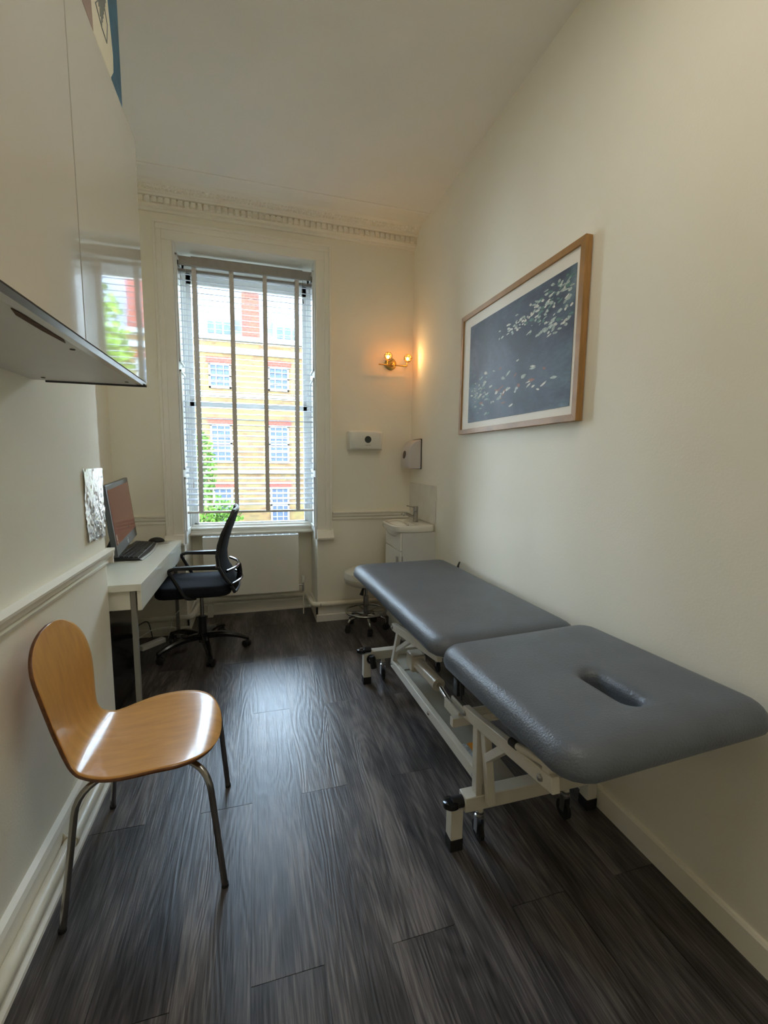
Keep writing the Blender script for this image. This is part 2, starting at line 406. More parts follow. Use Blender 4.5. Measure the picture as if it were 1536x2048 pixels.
# outer frame
mb = MB()
mb.box(WX0, -.543, 4.20, 4.30, .80, WZ1); mb.box(.478, WX1, 4.20, 4.30, .80, WZ1); mb.box(WX0, WX1, 4.20, 4.30, 3.02, WZ1)
mb.box(-.545, -.538, 4.21, 4.235, .86, 3.03); mb.box(.470, .478, 4.21, 4.235, .86, 3.03)
mb.build('window_frame', M_TRIMC, win)
def sash(name, y0, y1, z0, z1, rb, rt):
    s_ = MB(); s_.box(-.541, -.503, y0, y1, z0, z1); s_.box(.438, .476, y0, y1, z0, z1); s_.box(-.541, .476, y0, y1, z0, z0+rb); s_.box(-.541, .476, y0, y1, z1-rt, z1)
    o = s_.build(name, M_TRIMC, win)
    g = MB(); ym = (y0+y1)/2; g.box(-.505, .440, ym-.002, ym+.002, z0+rb-.003, z1-rt+.003); g.build('pane', M_GLASS, o)
sash('upper_sash', 4.262, 4.295, 1.905, 3.03, .045, .10)
sash('lower_sash', 4.225, 4.258, .83, 1.955, .045, .050)
mb = MB(); mb.prism([(4.31, .77), (4.17, .77), (4.165, .785), (4.185, .795), (4.185, .815), (4.165, .825), (4.165, .838), (4.195, .845), (4.20, .86), (4.225, .868), (4.31, .868)], 0, WX0, WX1)
mb.build('sill', M_TRIM, win, bevel=.002)
mb = MB(); mb.box(-.60, .60, 4.40, 4.50, .74, .80); mb.build('outer_sill', M_STONE, win)

# ------------------------------------------------------------------ venetian blind
bl = thing('venetian_blind', 'white slatted venetian blind with taupe ladder tapes hanging in the tall window', 'blind', (-.03, 4.04, .985))
BX0, BX1 = -.562, .498
mb = MB(); mb.box(BX0-.003, BX1+.004, 3.985, 4.005, 2.975, 3.042); mb.box(BX0-.003, BX0+.010, 3.985, 4.06, 2.975, 3.042); mb.box(BX1-.009, BX1+.004, 3.985, 4.06, 2.975, 3.042)
mb.build('valance', M_VAL, bl, bevel=.003)
MB().box(BX0+.10, BX1-.08, 4.006, 4.065, 2.995, 3.055).build('headrail', M_VAL, bl)
mb = MB(); P = .0455; zt = 2.925; ns = int((zt-1.035)/P)+1; TILT = math.radians(15)
for i in range(ns):
    z = zt-i*P; n = 5; w_ = .050; vs = []
    for x in (BX0, BX1):
        for sgn in (1, -1):
            for k in range(n+1):
                u = -w_/2+w_*k/n; c = .0025*(1-(2*u/w_)**2)+sgn*.0012
                vs.append((x, 4.042+u*math.cos(TILT), z+u*math.sin(TILT)+c))
    q = n+1; fs = []
    for sgn in (0, 1):
        for k in range(n): fs.append((sgn*q+k, sgn*q+k+1, 2*q+sgn*q+k+1, 2*q+sgn*q+k))
    fs += [(0, q, 3*q, 2*q), (n, q+n, 3*q+n, 2*q+n)]
    mb.add(vs, fs)
sl = mb.build('slats', M_BLIND, bl, smooth=True)
MB().box(BX0, BX1, 4.017, 4.067, 2.945, 2.957).build('top_slat', M_VAL, bl)
MB().box(BX0, BX1, 4.017, 4.067, .985, 1.003).build('bottom_rail', M_TAUPE, bl, bevel=.002)
for tx in (-.445, -.160, .105, .370):
    mb = MB()
    for yy, dr in ((4.010, 1), (4.072, -1)):
        vs = []; N = 90
        for k in range(N+1):
            z = 2.985-(2.985-.992)*k/N
            b = .0015*math.sin(k*2*PI*ns/N/2) + (.004*max(0, (k-80)/10) if dr > 0 else 0)
            sh = -.006*max(0, (k-76)/14) if tx < -.3 else 0
            for d in (-.017, .017):
                vs.append((tx+d+sh-.010*k/N*(1 if tx > 0 else .6), yy-b*dr, z))
        for j in (0, 1): pass
        fs = [(2*k, 2*k+1, 2*k+3, 2*k+2) for k in range(N)]
        v2 = [(x, y+.0012, z) for x, y, z in vs]; o = len(vs)
        fs2 = [(2*k+o, 2*k+2+o, 2*k+3+o, 2*k+1+o) for k in range(N)]
        ed = [(2*k, 2*k+2, 2*k+2+o, 2*k+o) for k in range(N)]+[(2*k+1, 2*k+1+o, 2*k+3+o, 2*k+3) for k in range(N)]
        mb.add(vs+v2, fs+fs2+ed)
    mb.build('ladder_tape', M_TAUPE, bl)
mb = MB(); mb.tube([(.418, 4.0, 2.98), (.420, 4.0, 2.84)], .0012, 6); mb.tube([(.415, 4.0, 2.90), (.420, 4.0, 2.87)], [.002, .005], 8); mb.tube([(.418, 4.0, 2.82), (.421, 4.0, 2.785)], [.002, .005], 8); mb.build('tilt_cord', M_DARK, bl)
mb = MB(); mb.tube([(-.506, 4.0, 1.25), (-.506, 4.0, 1.205)], [.003, .006], 8); mb.tube([(-.506, 4.0, 2.98), (-.506, 4.0, 1.24)], .0009, 5); mb.build('lift_cord', M_TAUPE, bl)

# ------------------------------------------------------------------ radiator and pipes
rd = thing('radiator', 'flat white panel radiator with slotted top grille below the window', 'radiator', (-.05, 4.1, .2))
mb = MB(); mb.box(-.458, .362, 4.05, 4.058, .235, .762); mb.box(-.450, .355, 4.058, 4.135, .245, .750); mb.build('panel', M_TRIM, rd, bevel=.004)
mb = MB(); mb.box(-.460, .364, 4.048, 4.14, .759, .772)
mb.build('top_grille', M_TRIMC, rd, bevel=.002)
mb = MB()
for i in range(13):
    x = -.44+i*.061; mb.box(x, x+.046, 4.065, 4.072, .7715, .7726); mb.box(x, x+.046, 4.085, 4.092, .7715, .7726); mb.box(x, x+.046, 4.105, 4.112, .7715, .7726)
mb.build('grille_slots', M_DARK, rd)
mb = MB(); mb.lathe((.405, 4.09, .305), [(.012, 0), (.015, .01), (.019, .012), (.021, .05), (.018, .062), (.0, .063)], 20)
mb.build('thermostatic_valve', M_PLAST, rd, smooth=True)
mb = MB(); mb.tube([(.360, 4.09, .284), (.405, 4.09, .284)], .008, 10); mb.tube([(.405, 4.09, .312), (.405, 4.09, .222)], .009, 10); mb.build('valve_body', M_STEEL, rd, smooth=True)
mb = MB(); mb.tube([(.405, 4.09, .227), (.405, 4.09, .0)], .0055, 10); mb.build('tail_pipe', M_PIPE, rd, smooth=True)
mb = MB(); mb.tube([(XR-.002, 3.808, .165), (.50, 3.808, .172), (.465, 3.83, .170), (.455, 4.235, .140), (-.43, 4.235, .148), (-.505, 4.215, .148), (-.535, 3.81, .152), (-1.06, 3.81, .150)], .0225, 14, fillet=.045)
hp = mb.build('heating_pipe', M_PIPE, smooth=True); tag(hp, 'thick cream heating pipe running low along the window wall and niche', 'pipe')
for x in (.63, 1.2, -.70): mb = MB(); mb.lathe((x-.006, 3.808, .168 if x > 0 else .150), [(.026, 0), (.026, .012)], 16, axis=(1, 0, 0)); mb.box(x-.004, x+.004, 3.808, YF, .160 if x > 0 else .142, .172 if x > 0 else .154); mb.build('pipe_clip', M_PIPE, hp)
MB().box(.525, .529, 3.783, 3.80, .16, .185).build('pipe_joint', M_DARK, hp)
mb = MB(); mb.tube([(-.684, YN+.01, .047), (-.684, 2.40, .047), (-.684, 2.47, .047)], .022, 14, fillet=.03)
mb.tube([(-.684, 2.46, .047), (-.690, 2.53, .047), (-.80, 2.545, .047), (-1.03, 2.545, .047)], .022, 14, fillet=.03)
lp = mb.build('low_heating_pipe', M_PIPE, smooth=True); tag(lp, 'cream heating pipe lying along the foot of the left wall behind the wooden chair', 'pipe')
mb = MB(); mb.lathe((-.684, 1.72, .047), [(.026, 0), (.027, .004), (.027, .012), (.026, .016)], 16, axis=(0, 1, 0)); mb.tube([(-.70, 1.728, .06), (-.725, 1.728, .105)], .006, 8); mb.build('pipe_clip', M_PIPE, lp)
mb = MB(); mb.lathe((-.722, 1.728, .108), [(.0, -.004), (.007, -.003), (.007, .004), (0, .005)], 10, axis=(1, 0, 0)); mb.build('clip_screw', M_DARK, lp)
jb = MB().box(-.455, -.405, 4.185, 4.25, 0, .115).build('pipe_cover', M_TRIM, bevel=.004); tag(jb, 'small white boxed pipe cover standing on the floor under the radiator', 'pipe cover')

# ================================================================== LEFT: wall cabinet
cab = thing('wall_cabinet', 'glossy white handleless wall cabinet hung high on the left wall', 'cabinet', (-.56, .85, 1.715))
CX, CY1, CZ0, CZ1 = -.38, 1.85, 1.715, 2.546
mb = MB(); mb.box(XL, CX-.020, 0.02, CY1-.004, CZ0+.018, CZ1)
mb.build('body', M_CABU, cab, bevel=.001)
MB().box(XL, CX-.028, 0.02, CY1-.010, CZ0+.001, CZ0+.018).build('bottom_panel', M_CABU, cab)
for y0, y1 in ((.02, .618), (.624, 1.2335), (1.2395, CY1)):
    MB().box(CX-.018, CX, y0, y1, CZ0+.012, CZ1).build('door', M_CABW, cab)
for yg in (.621, 1.2365): MB().box(CX-.019, CX-.006, yg-.0029, yg+.0029, CZ0+.013, CZ1-.001).build('door_gap_shade', M_DARK, cab)  # dark strips filling the gaps, shade between the doors put in as colour
mb = MB(); mb.prism([(CX-.030, CZ0), (CX-.010, CZ0), (CX-.001, CZ0+.009), (CX-.018, CZ0+.0115), (CX-.030, CZ0+.0115)], 1, .02, CY1); mb.build('finger_pull_rail', M_CHROMED, cab)
mb = MB(); mb.box(-.70, CX-.002, CY1-.003, CY1+.004, CZ0-.004, CZ0+.003); mb.build('edge_strip', M_DARK, cab)
for x, y in ((-.43, 1.30), (-.68, 1.27), (-.68, 1.78), (-.43, 1.78), (-.43, .7)): MB().lathe((x, y, CZ0-.0005), [(.006, 0), (.006, .002)], 12).build('screw_hole', M_DARK, cab)
mb = MB(); mb.prism([(CX-.036, .98), (CX-.0325, 1.0), (CX-.0325, 1.20), (CX-.040, 1.23), (CX-.046, 1.12), (CX-.046, 1.02)], 2, CZ0-.0015, CZ0+.001); mb.build('chipped_edge', mat('raw_chipboard', (.12, .075, .055), .9, var=.3, scale=60), cab)

# board with painted shapes standing on the cabinet
PX = -.405
M_BOARD = mat('cream_board', (.76, .72, .58), .6, var=.02)
pb = thing('painted_board', 'cream board with blue edge and grey leaf sketch standing on top of the wall cabinet', 'board', (PX-.01, 1.4, CZ1))
MB().box(PX-.016, PX, .95, 1.805, CZ1, 3.12).build('board', M_BOARD, pb)
def flat(name, pts, m_, parent, x=PX):
    mb = MB(); mb.prism(pts, 0, x, x+.0012); return mb.build(name, m_, parent)
flat('blue_stripe', [(1.697, 3.12), (1.697, 2.841), (1.727, 2.713), (1.722, 2.66), (1.689, 2.621), (1.76, 2.565), (1.8045, 2.552), (1.8045, 3.12)], mat('blue_paint', (.035, .13, .22), .5, var=.25, scale=25), pb)
flat('mauve_wedge', [(1.33, 3.12), (1.30, 3.12), (1.447, 2.62+.0), (1.53, 2.617), (1.524, 2.688), (1.50, 3.12)], mat('mauve_paint', (.33, .25, .22), .6, var=.1), pb)
mb = MB(); random.seed(5)
for i in range(11):
    a = random.uniform(-.02, .02); y = 1.575+.009*i
    mb.beam((PX+.0008, y+.003, 2.70+.018*abs(i-4)), (PX+.0008, y+.012, 2.80+.012*i), .0016, .0030, up=(1, 0, 0))
mb.tube([(PX+.001, 1.565, 2.718), (PX+.001, 1.64, 2.80), (PX+.001, 1.676, 2.755), (PX+.001, 1.66, 2.693), (PX+.001, 1.615, 2.698), (PX+.001, 1.565, 2.718)], .0014, 5)
mb.build('leaf_sketch', mat('grey_pencil', (.22, .24, .23), .7), pb)

# crinkled foil sheet
def foil():
    mb = MB(); ny, nz = 60, 80; vs = []
    for k in (0, 1):
        for j in range(nz+1):
            for i in range(ny+1):
                u, v = i/ny, j/nz
                y = 2.232+.246*u+.004*noise.noise(Vector((v*9, 2, u))); z = 1.062+.338*v + (.006*noise.noise(Vector((u*7, 5, 1))))*(1-v) + .008*(1-u)*(v < .02)
                d = .0055*noise.noise(Vector((y*16, z*10, .3))) + .0025*noise.noise(Vector((y*70, z*34, 4))) + .002*noise.noise(Vector((y*150, z*70, 9)))
                vs.append((XL+.006+d+k*.0006, y, z))
    q = (ny+1)*(nz+1)
    for k in (0, 1):
        for j in range(nz):
            for i in range(ny):
                a = k*q+j*(ny+1)+i; mb_f = (a, a+1, a+ny+2, a+ny+1)
                mb.f.append(mb_f); mb.mi.append(0)
    mb.v = vs
    return mb.build('foil_sheet', mat('crumpled_foil', (.95, .94, .97), .24, 1, var=.05, bump=.5, bscale=40), smooth=True)
tag(foil(), 'crumpled silver foil sheet stuck to the left wall above the dado rail', 'foil sheet')

# ================================================================== DESK
dk = thing('desk', 'white high gloss desk with grey metal legs in the alcove', 'desk', (-.82, 3.17, 0))
DZ = .80
MB().box(-1.06, -.588, 2.49, 3.815, DZ-.036, DZ).build('desktop', M_DESK, dk, bevel=.001)
MB().box(-.612, -.592, 2.505, 3.80, .655, DZ-.040).build('drawer_front', M_DESK, dk, bevel=.001)
mb = MB(); mb.box(-1.05, -.648, 2.512, 2.53, .66, DZ-.037); mb.box(-1.05, -.648, 3.775, 3.79, .66, DZ-.037); mb.box(-1.05, -.63, 2.53, 3.775, .668, .676); mb.build('drawer_box', M_DESK, dk)
M_LEGM = mat('grey_metal_leg', (.30, .29, .26), .4, .3, var=.03)
for y in (2.53, 3.775):
    MB().box(-.647, -.622, y-.0125, y+.0125, 0, DZ-.036).build('leg', M_LEGM, dk, bevel=.001)
for y in (2.53, 3.775):
    MB().box(-1.05, -1.025, y-.0125, y+.0125, 0, DZ-.036).build('leg', M_LEGM, dk, bevel=.001)

pc = thing('computer_tower', 'black desktop computer tower standing under the white desk', 'computer', (-.9, 2.82, 0))
MB().box(-1.02, -.775, 2.60, 3.05, .02, .62).build('case', M_BLACKGL, pc, bevel=.006)
for x in (-1.0, -.80):
    for y in (2.63, 3.02): MB().box(x-.012, x+.012, y-.012, y+.012, 0, .021).build('rubber_foot', M_RUB, pc)

# all-in-one computer
ai = thing('desktop_monitor', 'black widescreen all-in-one monitor with dark red screen on the white desk', 'monitor', (-.86, 3.2, DZ))
# screen plane: near bottom corner B0, far bottom corner B1
B0 = Vector((-.790, 2.875, .868)); B1 = Vector((-.853, 3.585, .888)); e = (B1-B0).normalized(); up = Vector((-.10, 0.0, 1)).normalized()
up = (up-e*up.dot(e)).normalized(); nrm = e.cross(up).normalized()
W_ = (B1-B0).length; H_ = .425
def scr(u, v, d=0): return B0+e*u+up*v+nrm*d
sgn = 1 if nrm.x > 0 else -1
def slab(name, u0, u1, v0, v1, d0, d1, m_, parent, bevel=0):
    vs = [scr(u, v, sgn*d) for d in (d0, d1) for v in (v0, v1) for u in (u0, u1)]
    return MB().add(vs, [(0, 2, 3, 1), (4, 5, 7, 6), (0, 1, 5, 4), (2, 6, 7, 3), (0, 4, 6, 2), (1, 3, 7, 5)]).build(name, m_, parent, bevel=bevel)
slab('housing', 0, W_, 0, H_, -.028, 0, mat('dark_grey_bezel', (.045, .047, .047), .3), ai, .004)
slab('screen', .028, W_-.022, .066, H_-.030, -.002, .0015, mat('dark_red_display', (.035, .012, .010), .12, emit=(.42, .10, .065), estr=.10, var=.25, scale=3), ai)
slab('silver_edge', W_-.003, W_+.002, 0, H_, -.026, -.004, M_STEEL, ai)
mb = MB(); mb.beam(scr(W_*.5, .10, -sgn*.03), Vector((-.95, 3.28, DZ+.012)), .03, .20, up=(0, 1, 0)); mb.build('stand', M_BLACKPL, ai)
mb = MB(); mb.prism([(-1.03, 3.0), (-.908, 2.98), (-.905, 3.60), (-1.03, 3.60)], 2, DZ, DZ+.010); mb.build('stand_base', mat('silver_grey_base', (.20, .20, .19), .25, .4), ai, bevel=.002)
def text_mesh(name, s, size, M4, m_, parent, ext=.0004):
    cu = bpy.data.curves.new(name, 'FONT'); cu.body = s; cu.size = size; cu.extrude = ext; cu.align_x = 'CENTER'; cu.align_y = 'CENTER'
    tmp = bpy.data.objects.new(name+'_t', cu); COL.objects.link(tmp); bpy.context.view_layer.update()
    me = bpy.data.meshes.new_from_object(tmp.evaluated_get(bpy.context.evaluated_depsgraph_get())); bpy.data.objects.remove(tmp); bpy.data.curves.remove(cu)
    off = wloc(parent); me.transform(Matrix.Translation(-off) @ M4); me.materials.clear(); me.materials.append(m_)
    o = bpy.data.objects.new(name, me); COL.objects.link(o); o.parent = parent; return o
R3 = Matrix.Identity(4); xv = e if sgn > 0 else e
for i in range(3): R3[i][0] = e[i]; R3[i][1] = up[i]; R3[i][2] = nrm[i]*sgn
pp = scr(W_*.50, .034, sgn*.0015); R3[0][3], R3[1][3], R3[2][3] = pp
M_LOGO = mat('pale_logo', (.75, .78, .8), .3)
text_mesh('logo', 'hp', .022, R3, M_LOGO, ai)
mb = MB()
for k in range(28): pass
cc = scr(W_*.50, .034, sgn*.001); mb.tube([cc+e*math.cos(2*PI*k/24)*.017+up*math.sin(2*PI*k/24)*.017 for k in range(24)], .0012, 6, closed=True); mb.build('logo_ring', M_LOGO, ai)
slab('sticker', .045, .062, .090, .125, .0016, .0022, mat('silver_sticker', (.8, .8, .8), .2, .8), ai)
slab('sticker', .045, .062, .070, .084, .0016, .0022, mat('silver_sticker_2', (.8, .8, .8), .2, .8), ai)

kb = thing('keyboard', 'black keyboard with silver front edge lying on the white desk before the monitor', 'keyboard', (-.78, 3.4, DZ))
# footprint corners (near-left, near-right, far-right, far-left)
K = [Vector((-.900, 3.085, 0)), Vector((-.700, 3.075, 0)), Vector((-.722, 3.66, 0)), Vector((-.885, 3.69, 0))]
def kp(u, v, z):   # u across depth 0..1 (left->right), v along 0..1
    a = K[0].lerp(K[1], u); b = K[3].lerp(K[2], u); p = a.lerp(b, v); return Vector((p.x, p.y, DZ+z))
mb = MB(); N = 16; vs = []; 
for j in range(N+1):
    v = j/N; bow = .10*math.sin(PI*v)*1.0-.05
    for u, z in ((0, 0), (0, .026), (.85, .014), (.93+bow, .010), (1+bow, .004), (1+bow, 0)): vs.append(kp(u, v, z))
fs = []; q = 6
for j in range(N):
    for k in range(q): fs.append((j*q+k, j*q+(k+1) % q, (j+1)*q+(k+1) % q, (j+1)*q+k))
fs += [tuple(range(q)), tuple(N*q+k for k in range(q-1, -1, -1))]
mi = []
mb.add(vs, fs)
for j in range(N): mb.mi[j*q+3] = 1
mb.build('base', [M_BLACKPL, mat('silver_palm_edge', (.55, .53, .46), .3, .5)], kb, smooth=True)
mb = MB()
for r in range(5):
    u0 = .13+r*.142; c = 0
    nk = 20
    for k in range(nk):
        v0 = .035+k*.0468; 
        if r == 4 and 5 <= k <= 9 and k != 5: continue
        L = .040 if not (r == 4 and k == 5) else .040+4*.0468
        z0 = .026-.012*(u0/.85)
        a, b, c_, d_2 = kp(u0, v0, z0), kp(u0+.115, v0, z0-.0017), kp(u0+.115, v0+L, z0-.0017), kp(u0, v0+L, z0)
        t = [p+Vector((0, 0, .006)) for p in (a, b, c_, d_2)]; ce = sum(t, Vector())/4; t = [p.lerp(ce, .12) for p in t]
        mb.add([a, b, c_, d_2]+t, [(0, 1, 2, 3), (4, 5, 6, 7), (0, 1, 5, 4), (1, 2, 6, 5), (2, 3, 7, 6), (3, 0, 4, 7)])
mb.build('keys', mat('black_keys', (.02, .02, .02), .35), kb)
mm_ = MB(); mm_.lathe((-.712, 3.70, DZ), [(.060, 0), (.060, .0025), (0, .003)], 32); mpad = mm_.build('mouse_mat', mat('clear_grey_disc', (.42, .41, .36), .3)); tag(mpad, 'thin round grey mouse mat at the far end of the white desk', 'mouse mat')
def ellipsoid(c, rx, ry, rz, nu=20, nv=12, zmin=-1e9, rot=0):
    vs = []; fs = []
    for j in range(nv+1):
        t = PI*j/nv-PI/2
        for i in range(nu):
            a = 2*PI*i/nu; x, y = rx*math.cos(t)*math.cos(a), ry*math.cos(t)*math.sin(a)
            x, y = x*math.cos(rot)-y*math.sin(rot), x*math.sin(rot)+y*math.cos(rot)
            vs.append((c[0]+x, c[1]+y, max(zmin, c[2]+rz*math.sin(t))))
    for j in range(nv):
        for i in range(nu): fs.append((j*nu+i, j*nu+(i+1) % nu, (j+1)*nu+(i+1) % nu, (j+1)*nu+i))
    return vs, fs
mo = MB().add(*ellipsoid((-.758, 3.745, DZ+.008), .058, .038, .030, zmin=DZ+.003)); mo = mo.build('computer_mouse', M_BLACKPL, smooth=True); tag(mo, 'black computer mouse lying beside the far end of the keyboard', 'mouse')
mb = MB(); mb.tube([(-.80, 3.745, DZ+.008), (-.86, 3.74, DZ+.004), (-.92, 3.66, DZ+.004), (-.95, 3.60, DZ+.004)], .0018, 6, fillet=.02); mb.build('mouse_cable', M_BLACKPL, mo)
# power strip and cables
ps = thing('power_strip', 'white power strip with trailing cables on the floor under the desk', 'power strip', (-.74, 3.6, 0))
Mr = Matrix.Translation((-.80, 3.64, 0)) @ Matrix.Rotation(math.radians(-43), 4, 'Z')
MB().box(-.026, .026, -.10, .10, 0, .038, M=Mr).build('socket_block', M_PLAST, ps, bevel=.005)
mb = MB(); mb.tube([(-.86, 3.46, .02), (-.90, 3.55, .09), (-.80, 3.70, .12), (-.66, 3.76, .10), (-.62, 3.79, .03)], .004, 8, fillet=.05); mb.tube([(-.70, 3.70, .03), (-.66, 3.74, .20), (-.58, 3.78, .26), (-.56, 3.80, .40)], .003, 8, fillet=.05); mb.build('white_cable', M_PLAST, ps, smooth=True)
mb = MB(); mb.tube([(-.86, 3.45, .03), (-.93, 3.60, .16), (-.84, 3.72, .19), (-.80, 3.66, .05)], .004, 8, fillet=.05); mb.tube([(-.90, 3.42, .02), (-.94, 3.30, .10), (-.92, 3.15, .02)], .004, 8, fillet=.05); mb.build('black_cable', M_BLACKPL, ps, smooth=True)

# ================================================================== OFFICE CHAIR
oc = thing('office_chair', 'black mesh swivel office chair with armrests pushed towards the desk', 'chair', (-.41, 3.48, 0))
HX, HY = -.415, 3.47
def rounded_slab(x0, x1, y0, y1, z0, z1, r, topr, n=48, dish=0):
    # rounded cushion; loops from bottom to top
    cx, cy, hx, hy = (x0+x1)/2, (y0+y1)/2, (x1-x0)/2, (y1-y0)/2
    def rad(a, hx, hy, r):
        lo, hi = 0, 2
        ca, sa = math.cos(a), math.sin(a)
        for _ in range(30):
            t = (lo+hi)/2; x, y = abs(t*ca), abs(t*sa); qx, qy = max(x-(hx-r), 0), max(y-(hy-r), 0)
            inside = x <= hx and y <= hy and (qx*qx+qy*qy <= r*r or qx == 0 or qy == 0)
            if inside: lo = t
            else: hi = t
        return lo
    def loop(inset, z):
        rr = max(.01, r-inset); return [(cx+rad(2*PI*k/n, hx-inset, hy-inset, rr)*math.cos(2*PI*k/n), cy+rad(2*PI*k/n, hx-inset, hy-inset, rr)*math.sin(2*PI*k/n), z) for k in range(n)]
    H = z1-z0; br = min(topr*.5, H*.4)
    loops = [loop(br, z0)]
    for t in range(1, 4): a = t/3*PI/2; loops.append(loop(br*(1-math.sin(a)), z0+br*(1-math.cos(a))))
    for t in range(0, 6): a = t/5*PI/2; loops.append(loop(topr*(1-math.cos(a)), z1-topr+topr*math.sin(a)) if topr < H else loop(topr*(1-math.cos(a)), z1-H*.7+H*.7*math.sin(a)))
    return loops
def loops_mesh(mb, loops, capb=True, capt=True, mi=0):
    n = len(loops[0]); vs = [p for L in loops for p in L]; fs = []
    for i in range(len(loops)-1):
        for k in range(n): fs.append((i*n+k, i*n+(k+1) % n, (i+1)*n+(k+1) % n, (i+1)*n+k))
    if capb: fs.append(tuple(range(n-1, -1, -1)))
    if capt: fs.append(tuple((len(loops)-1)*n+k for k in range(n)))
    mb.add(vs, fs, mi)
mb = MB(); loops_mesh(mb, rounded_slab(-.70, -.19, 3.22, 3.72, .478, .555, .09, .04)); mb.build('seat', M_FABR, oc, smooth=True)
# backrest
bp_ = [(-.160, 1.088), (-.172, 1.06), (-.200, 1.00), (-.235, .93), (-.262, .85), (-.276, .77), (-.268, .69), (-.235, .62), (-.195, .56), (-.165, .50)]
def backgrid(y0, y1, bulge):
    vs = []; n = 14; L = len(bp_)
    for i, (x, z) in enumerate(bp_):
        t = i/(L-1); yw = 1-.12*(1-min(1, t*4))**2-.10*max(0, (t-.7)/.3)
        for k in range(n+1):
            s_ = -1+2*k/n; vs.append((x+bulge*(1-s_*s_)*(.4+.6*math.sin(PI*min(1, t*1.1))), (y0+y1)/2+s_*(y1-y0)/2*yw, z))
    fs = [(i*(n+1)+k, i*(n+1)+k+1, (i+1)*(n+1)+k+1, (i+1)*(n+1)+k) for i in range(L-1) for k in range(n)]
    return vs, fs, n, L
vs, fs, n, L = backgrid(3.235, 3.715, .05)
mb = MB().add(vs, fs); o = mb.build('back_mesh', M_MESH, oc, smooth=True); sm = o.modifiers.new('thick', 'SOLIDIFY'); sm.thickness = .006
mb = MB(); edge = [vs[i*(n+1)] for i in range(L)]+[vs[(L-1)*(n+1)+k] for k in range(1, n)]+[vs[i*(n+1)+n] for i in range(L-1, -1, -1)]+[vs[k] for k in range(n-1, 0, -1)]
mb.tube(edge, .0125, 8, closed=True)
mb.build('back_frame', M_BLACKPL, oc, smooth=True)
mb = MB(); lum = []
for k in range(13):
    s_ = -1+2*k/12; lum.append((-.215+.075*(1-s_*s_), HY+s_*.235, .66-.0*s_))
mb.tube(lum, .011, 8); lum2 = [(x+.0, y, z-.10) for x, y, z in lum]; mb.tube([(x+.02, y, z) for x, y, z in lum2], .010, 8)
mb.tube([(-.145, HY, .66), (-.13, HY, .56), (-.20, HY, .47), (-.38, HY, .46)], .020, 8, fillet=.05)
mb.build('lumbar_support', M_BLACKGL, oc, smooth=True)
for y, s_ in ((3.205, -1), (3.745, 1)):
    mb = MB(); mb.tube([(-.265, y, .690), (-.30, y, .700), (-.55, y, .700), (-.575, y, .690), (-.485, y, .49), (-.44, y+(-s_)*.05, .472)], [.012]*6, 8, fillet=0)
    mb2 = MB(); mb2.tube([(-.262, y-s_*.01, .690), (-.55, y, .703), (-.590, y, .690), (-.485, y, .485), (-.43, y-s_*.06, .470)], .012, 10, fillet=.04)
    mb2.beam((-.285, y, .706), (-.555, y, .706), .040, .018)
    mb2.build('armrest', M_BLACKPL, oc, smooth=True, bevel=.003)
MB().box(HX-.10, HX+.10, HY-.08, HY+.08, .445, .480).build('seat_mechanism', M_BLACKPL, oc, bevel=.006)
MB().tube([(HX, HY, .25), (HX, HY, .45)], .014, 14).build('gas_lift', M_CHROMED, oc, smooth=True)
MB().tube([(HX, HY, .07), (HX, HY, .27)], [.032, .027], 16).build('column_cover', M_BLACKPL, oc, smooth=True)
for k in range(5):
    a = math.radians(-76+72*k); R = .315; dx, dy = math.cos(a), math.sin(a); nx, ny = -dy, dx
    mb = MB(); loops = []
    for t in range(9):
        u = t/8; r = .02+R*u; wz = .030*(1-u)+.016*u; hz = .022*(1-u)+.012*u; z = .118-.045*u*u+.012*math.sin(PI*u)
        loops.append([(HX+dx*r+nx*wz*c1, HY+dy*r+ny*wz*c1, z+hz*c2) for c1, c2 in ((-1, -1), (1, -1), (1, .2), (.5, 1), (-.5, 1), (-1, .2))])
    loops_mesh(mb, loops); mb.build('base_leg', M_BLACKGL, oc, smooth=True)
    cx, cy = HX+dx*(R+.01), HY+dy*(R+.01); mb = MB(); ca = a+.9
    tx, ty = math.cos(ca), math.sin(ca)
    for s_ in (-1, 1):
        c0 = Vector((cx+s_*tx*.006+(-ty)*.012, cy+s_*ty*.006+tx*.012, .027))
        mb.lathe(c0, [(.0, 0), (.020, 0), (.027, s_*.004), (.027, s_*.016), (.018, s_*.020), (0, s_*.020)], 18, axis=(tx, ty, 0))
    mb.tube([(cx, cy, .03), (cx, cy, .085)], .009, 8); mb.box(cx-.012, cx+.012, cy-.012, cy+.012, .035, .060)
    mb.build('caster', M_BLACKPL, oc, smooth=True)

# ================================================================== ROLLING STOOL
st = thing('rolling_stool', 'beige padded round stool with chrome foot ring and casters behind the couch', 'stool', (.905, 3.57, 0))
SX, SY = .886, 3.57
mb = MB(); mb.lathe((SX, SY, .405), [(.0, 0), (.15, 0), (.178, .012), (.190, .040), (.190, .062), (.186, .066), (.190, .070), (.182, .105), (.15, .125), (.08, .13), (0, .13)], 40, cap=False); mb.build('seat', M_STOOLV, st, smooth=True)
mb = MB(); mb.tube([(SX, SY, .13), (SX, SY, .30)], .024, 16); mb.tube([(SX, SY, .30), (SX, SY, .405)], .014, 16); mb.build('column', M_CHROMED, st, smooth=True)
mb = MB(); mb.tube([(SX, SY, .385), (SX-.03, SY-.015, .36), (SX-.045, SY-.02, .31)], [.008, .01, .018], 10); mb.lathe((SX, SY, .375), [(.03, 0), (.035, .03)], 16); mb.build('height_lever', M_BLACKPL, st, smooth=True)
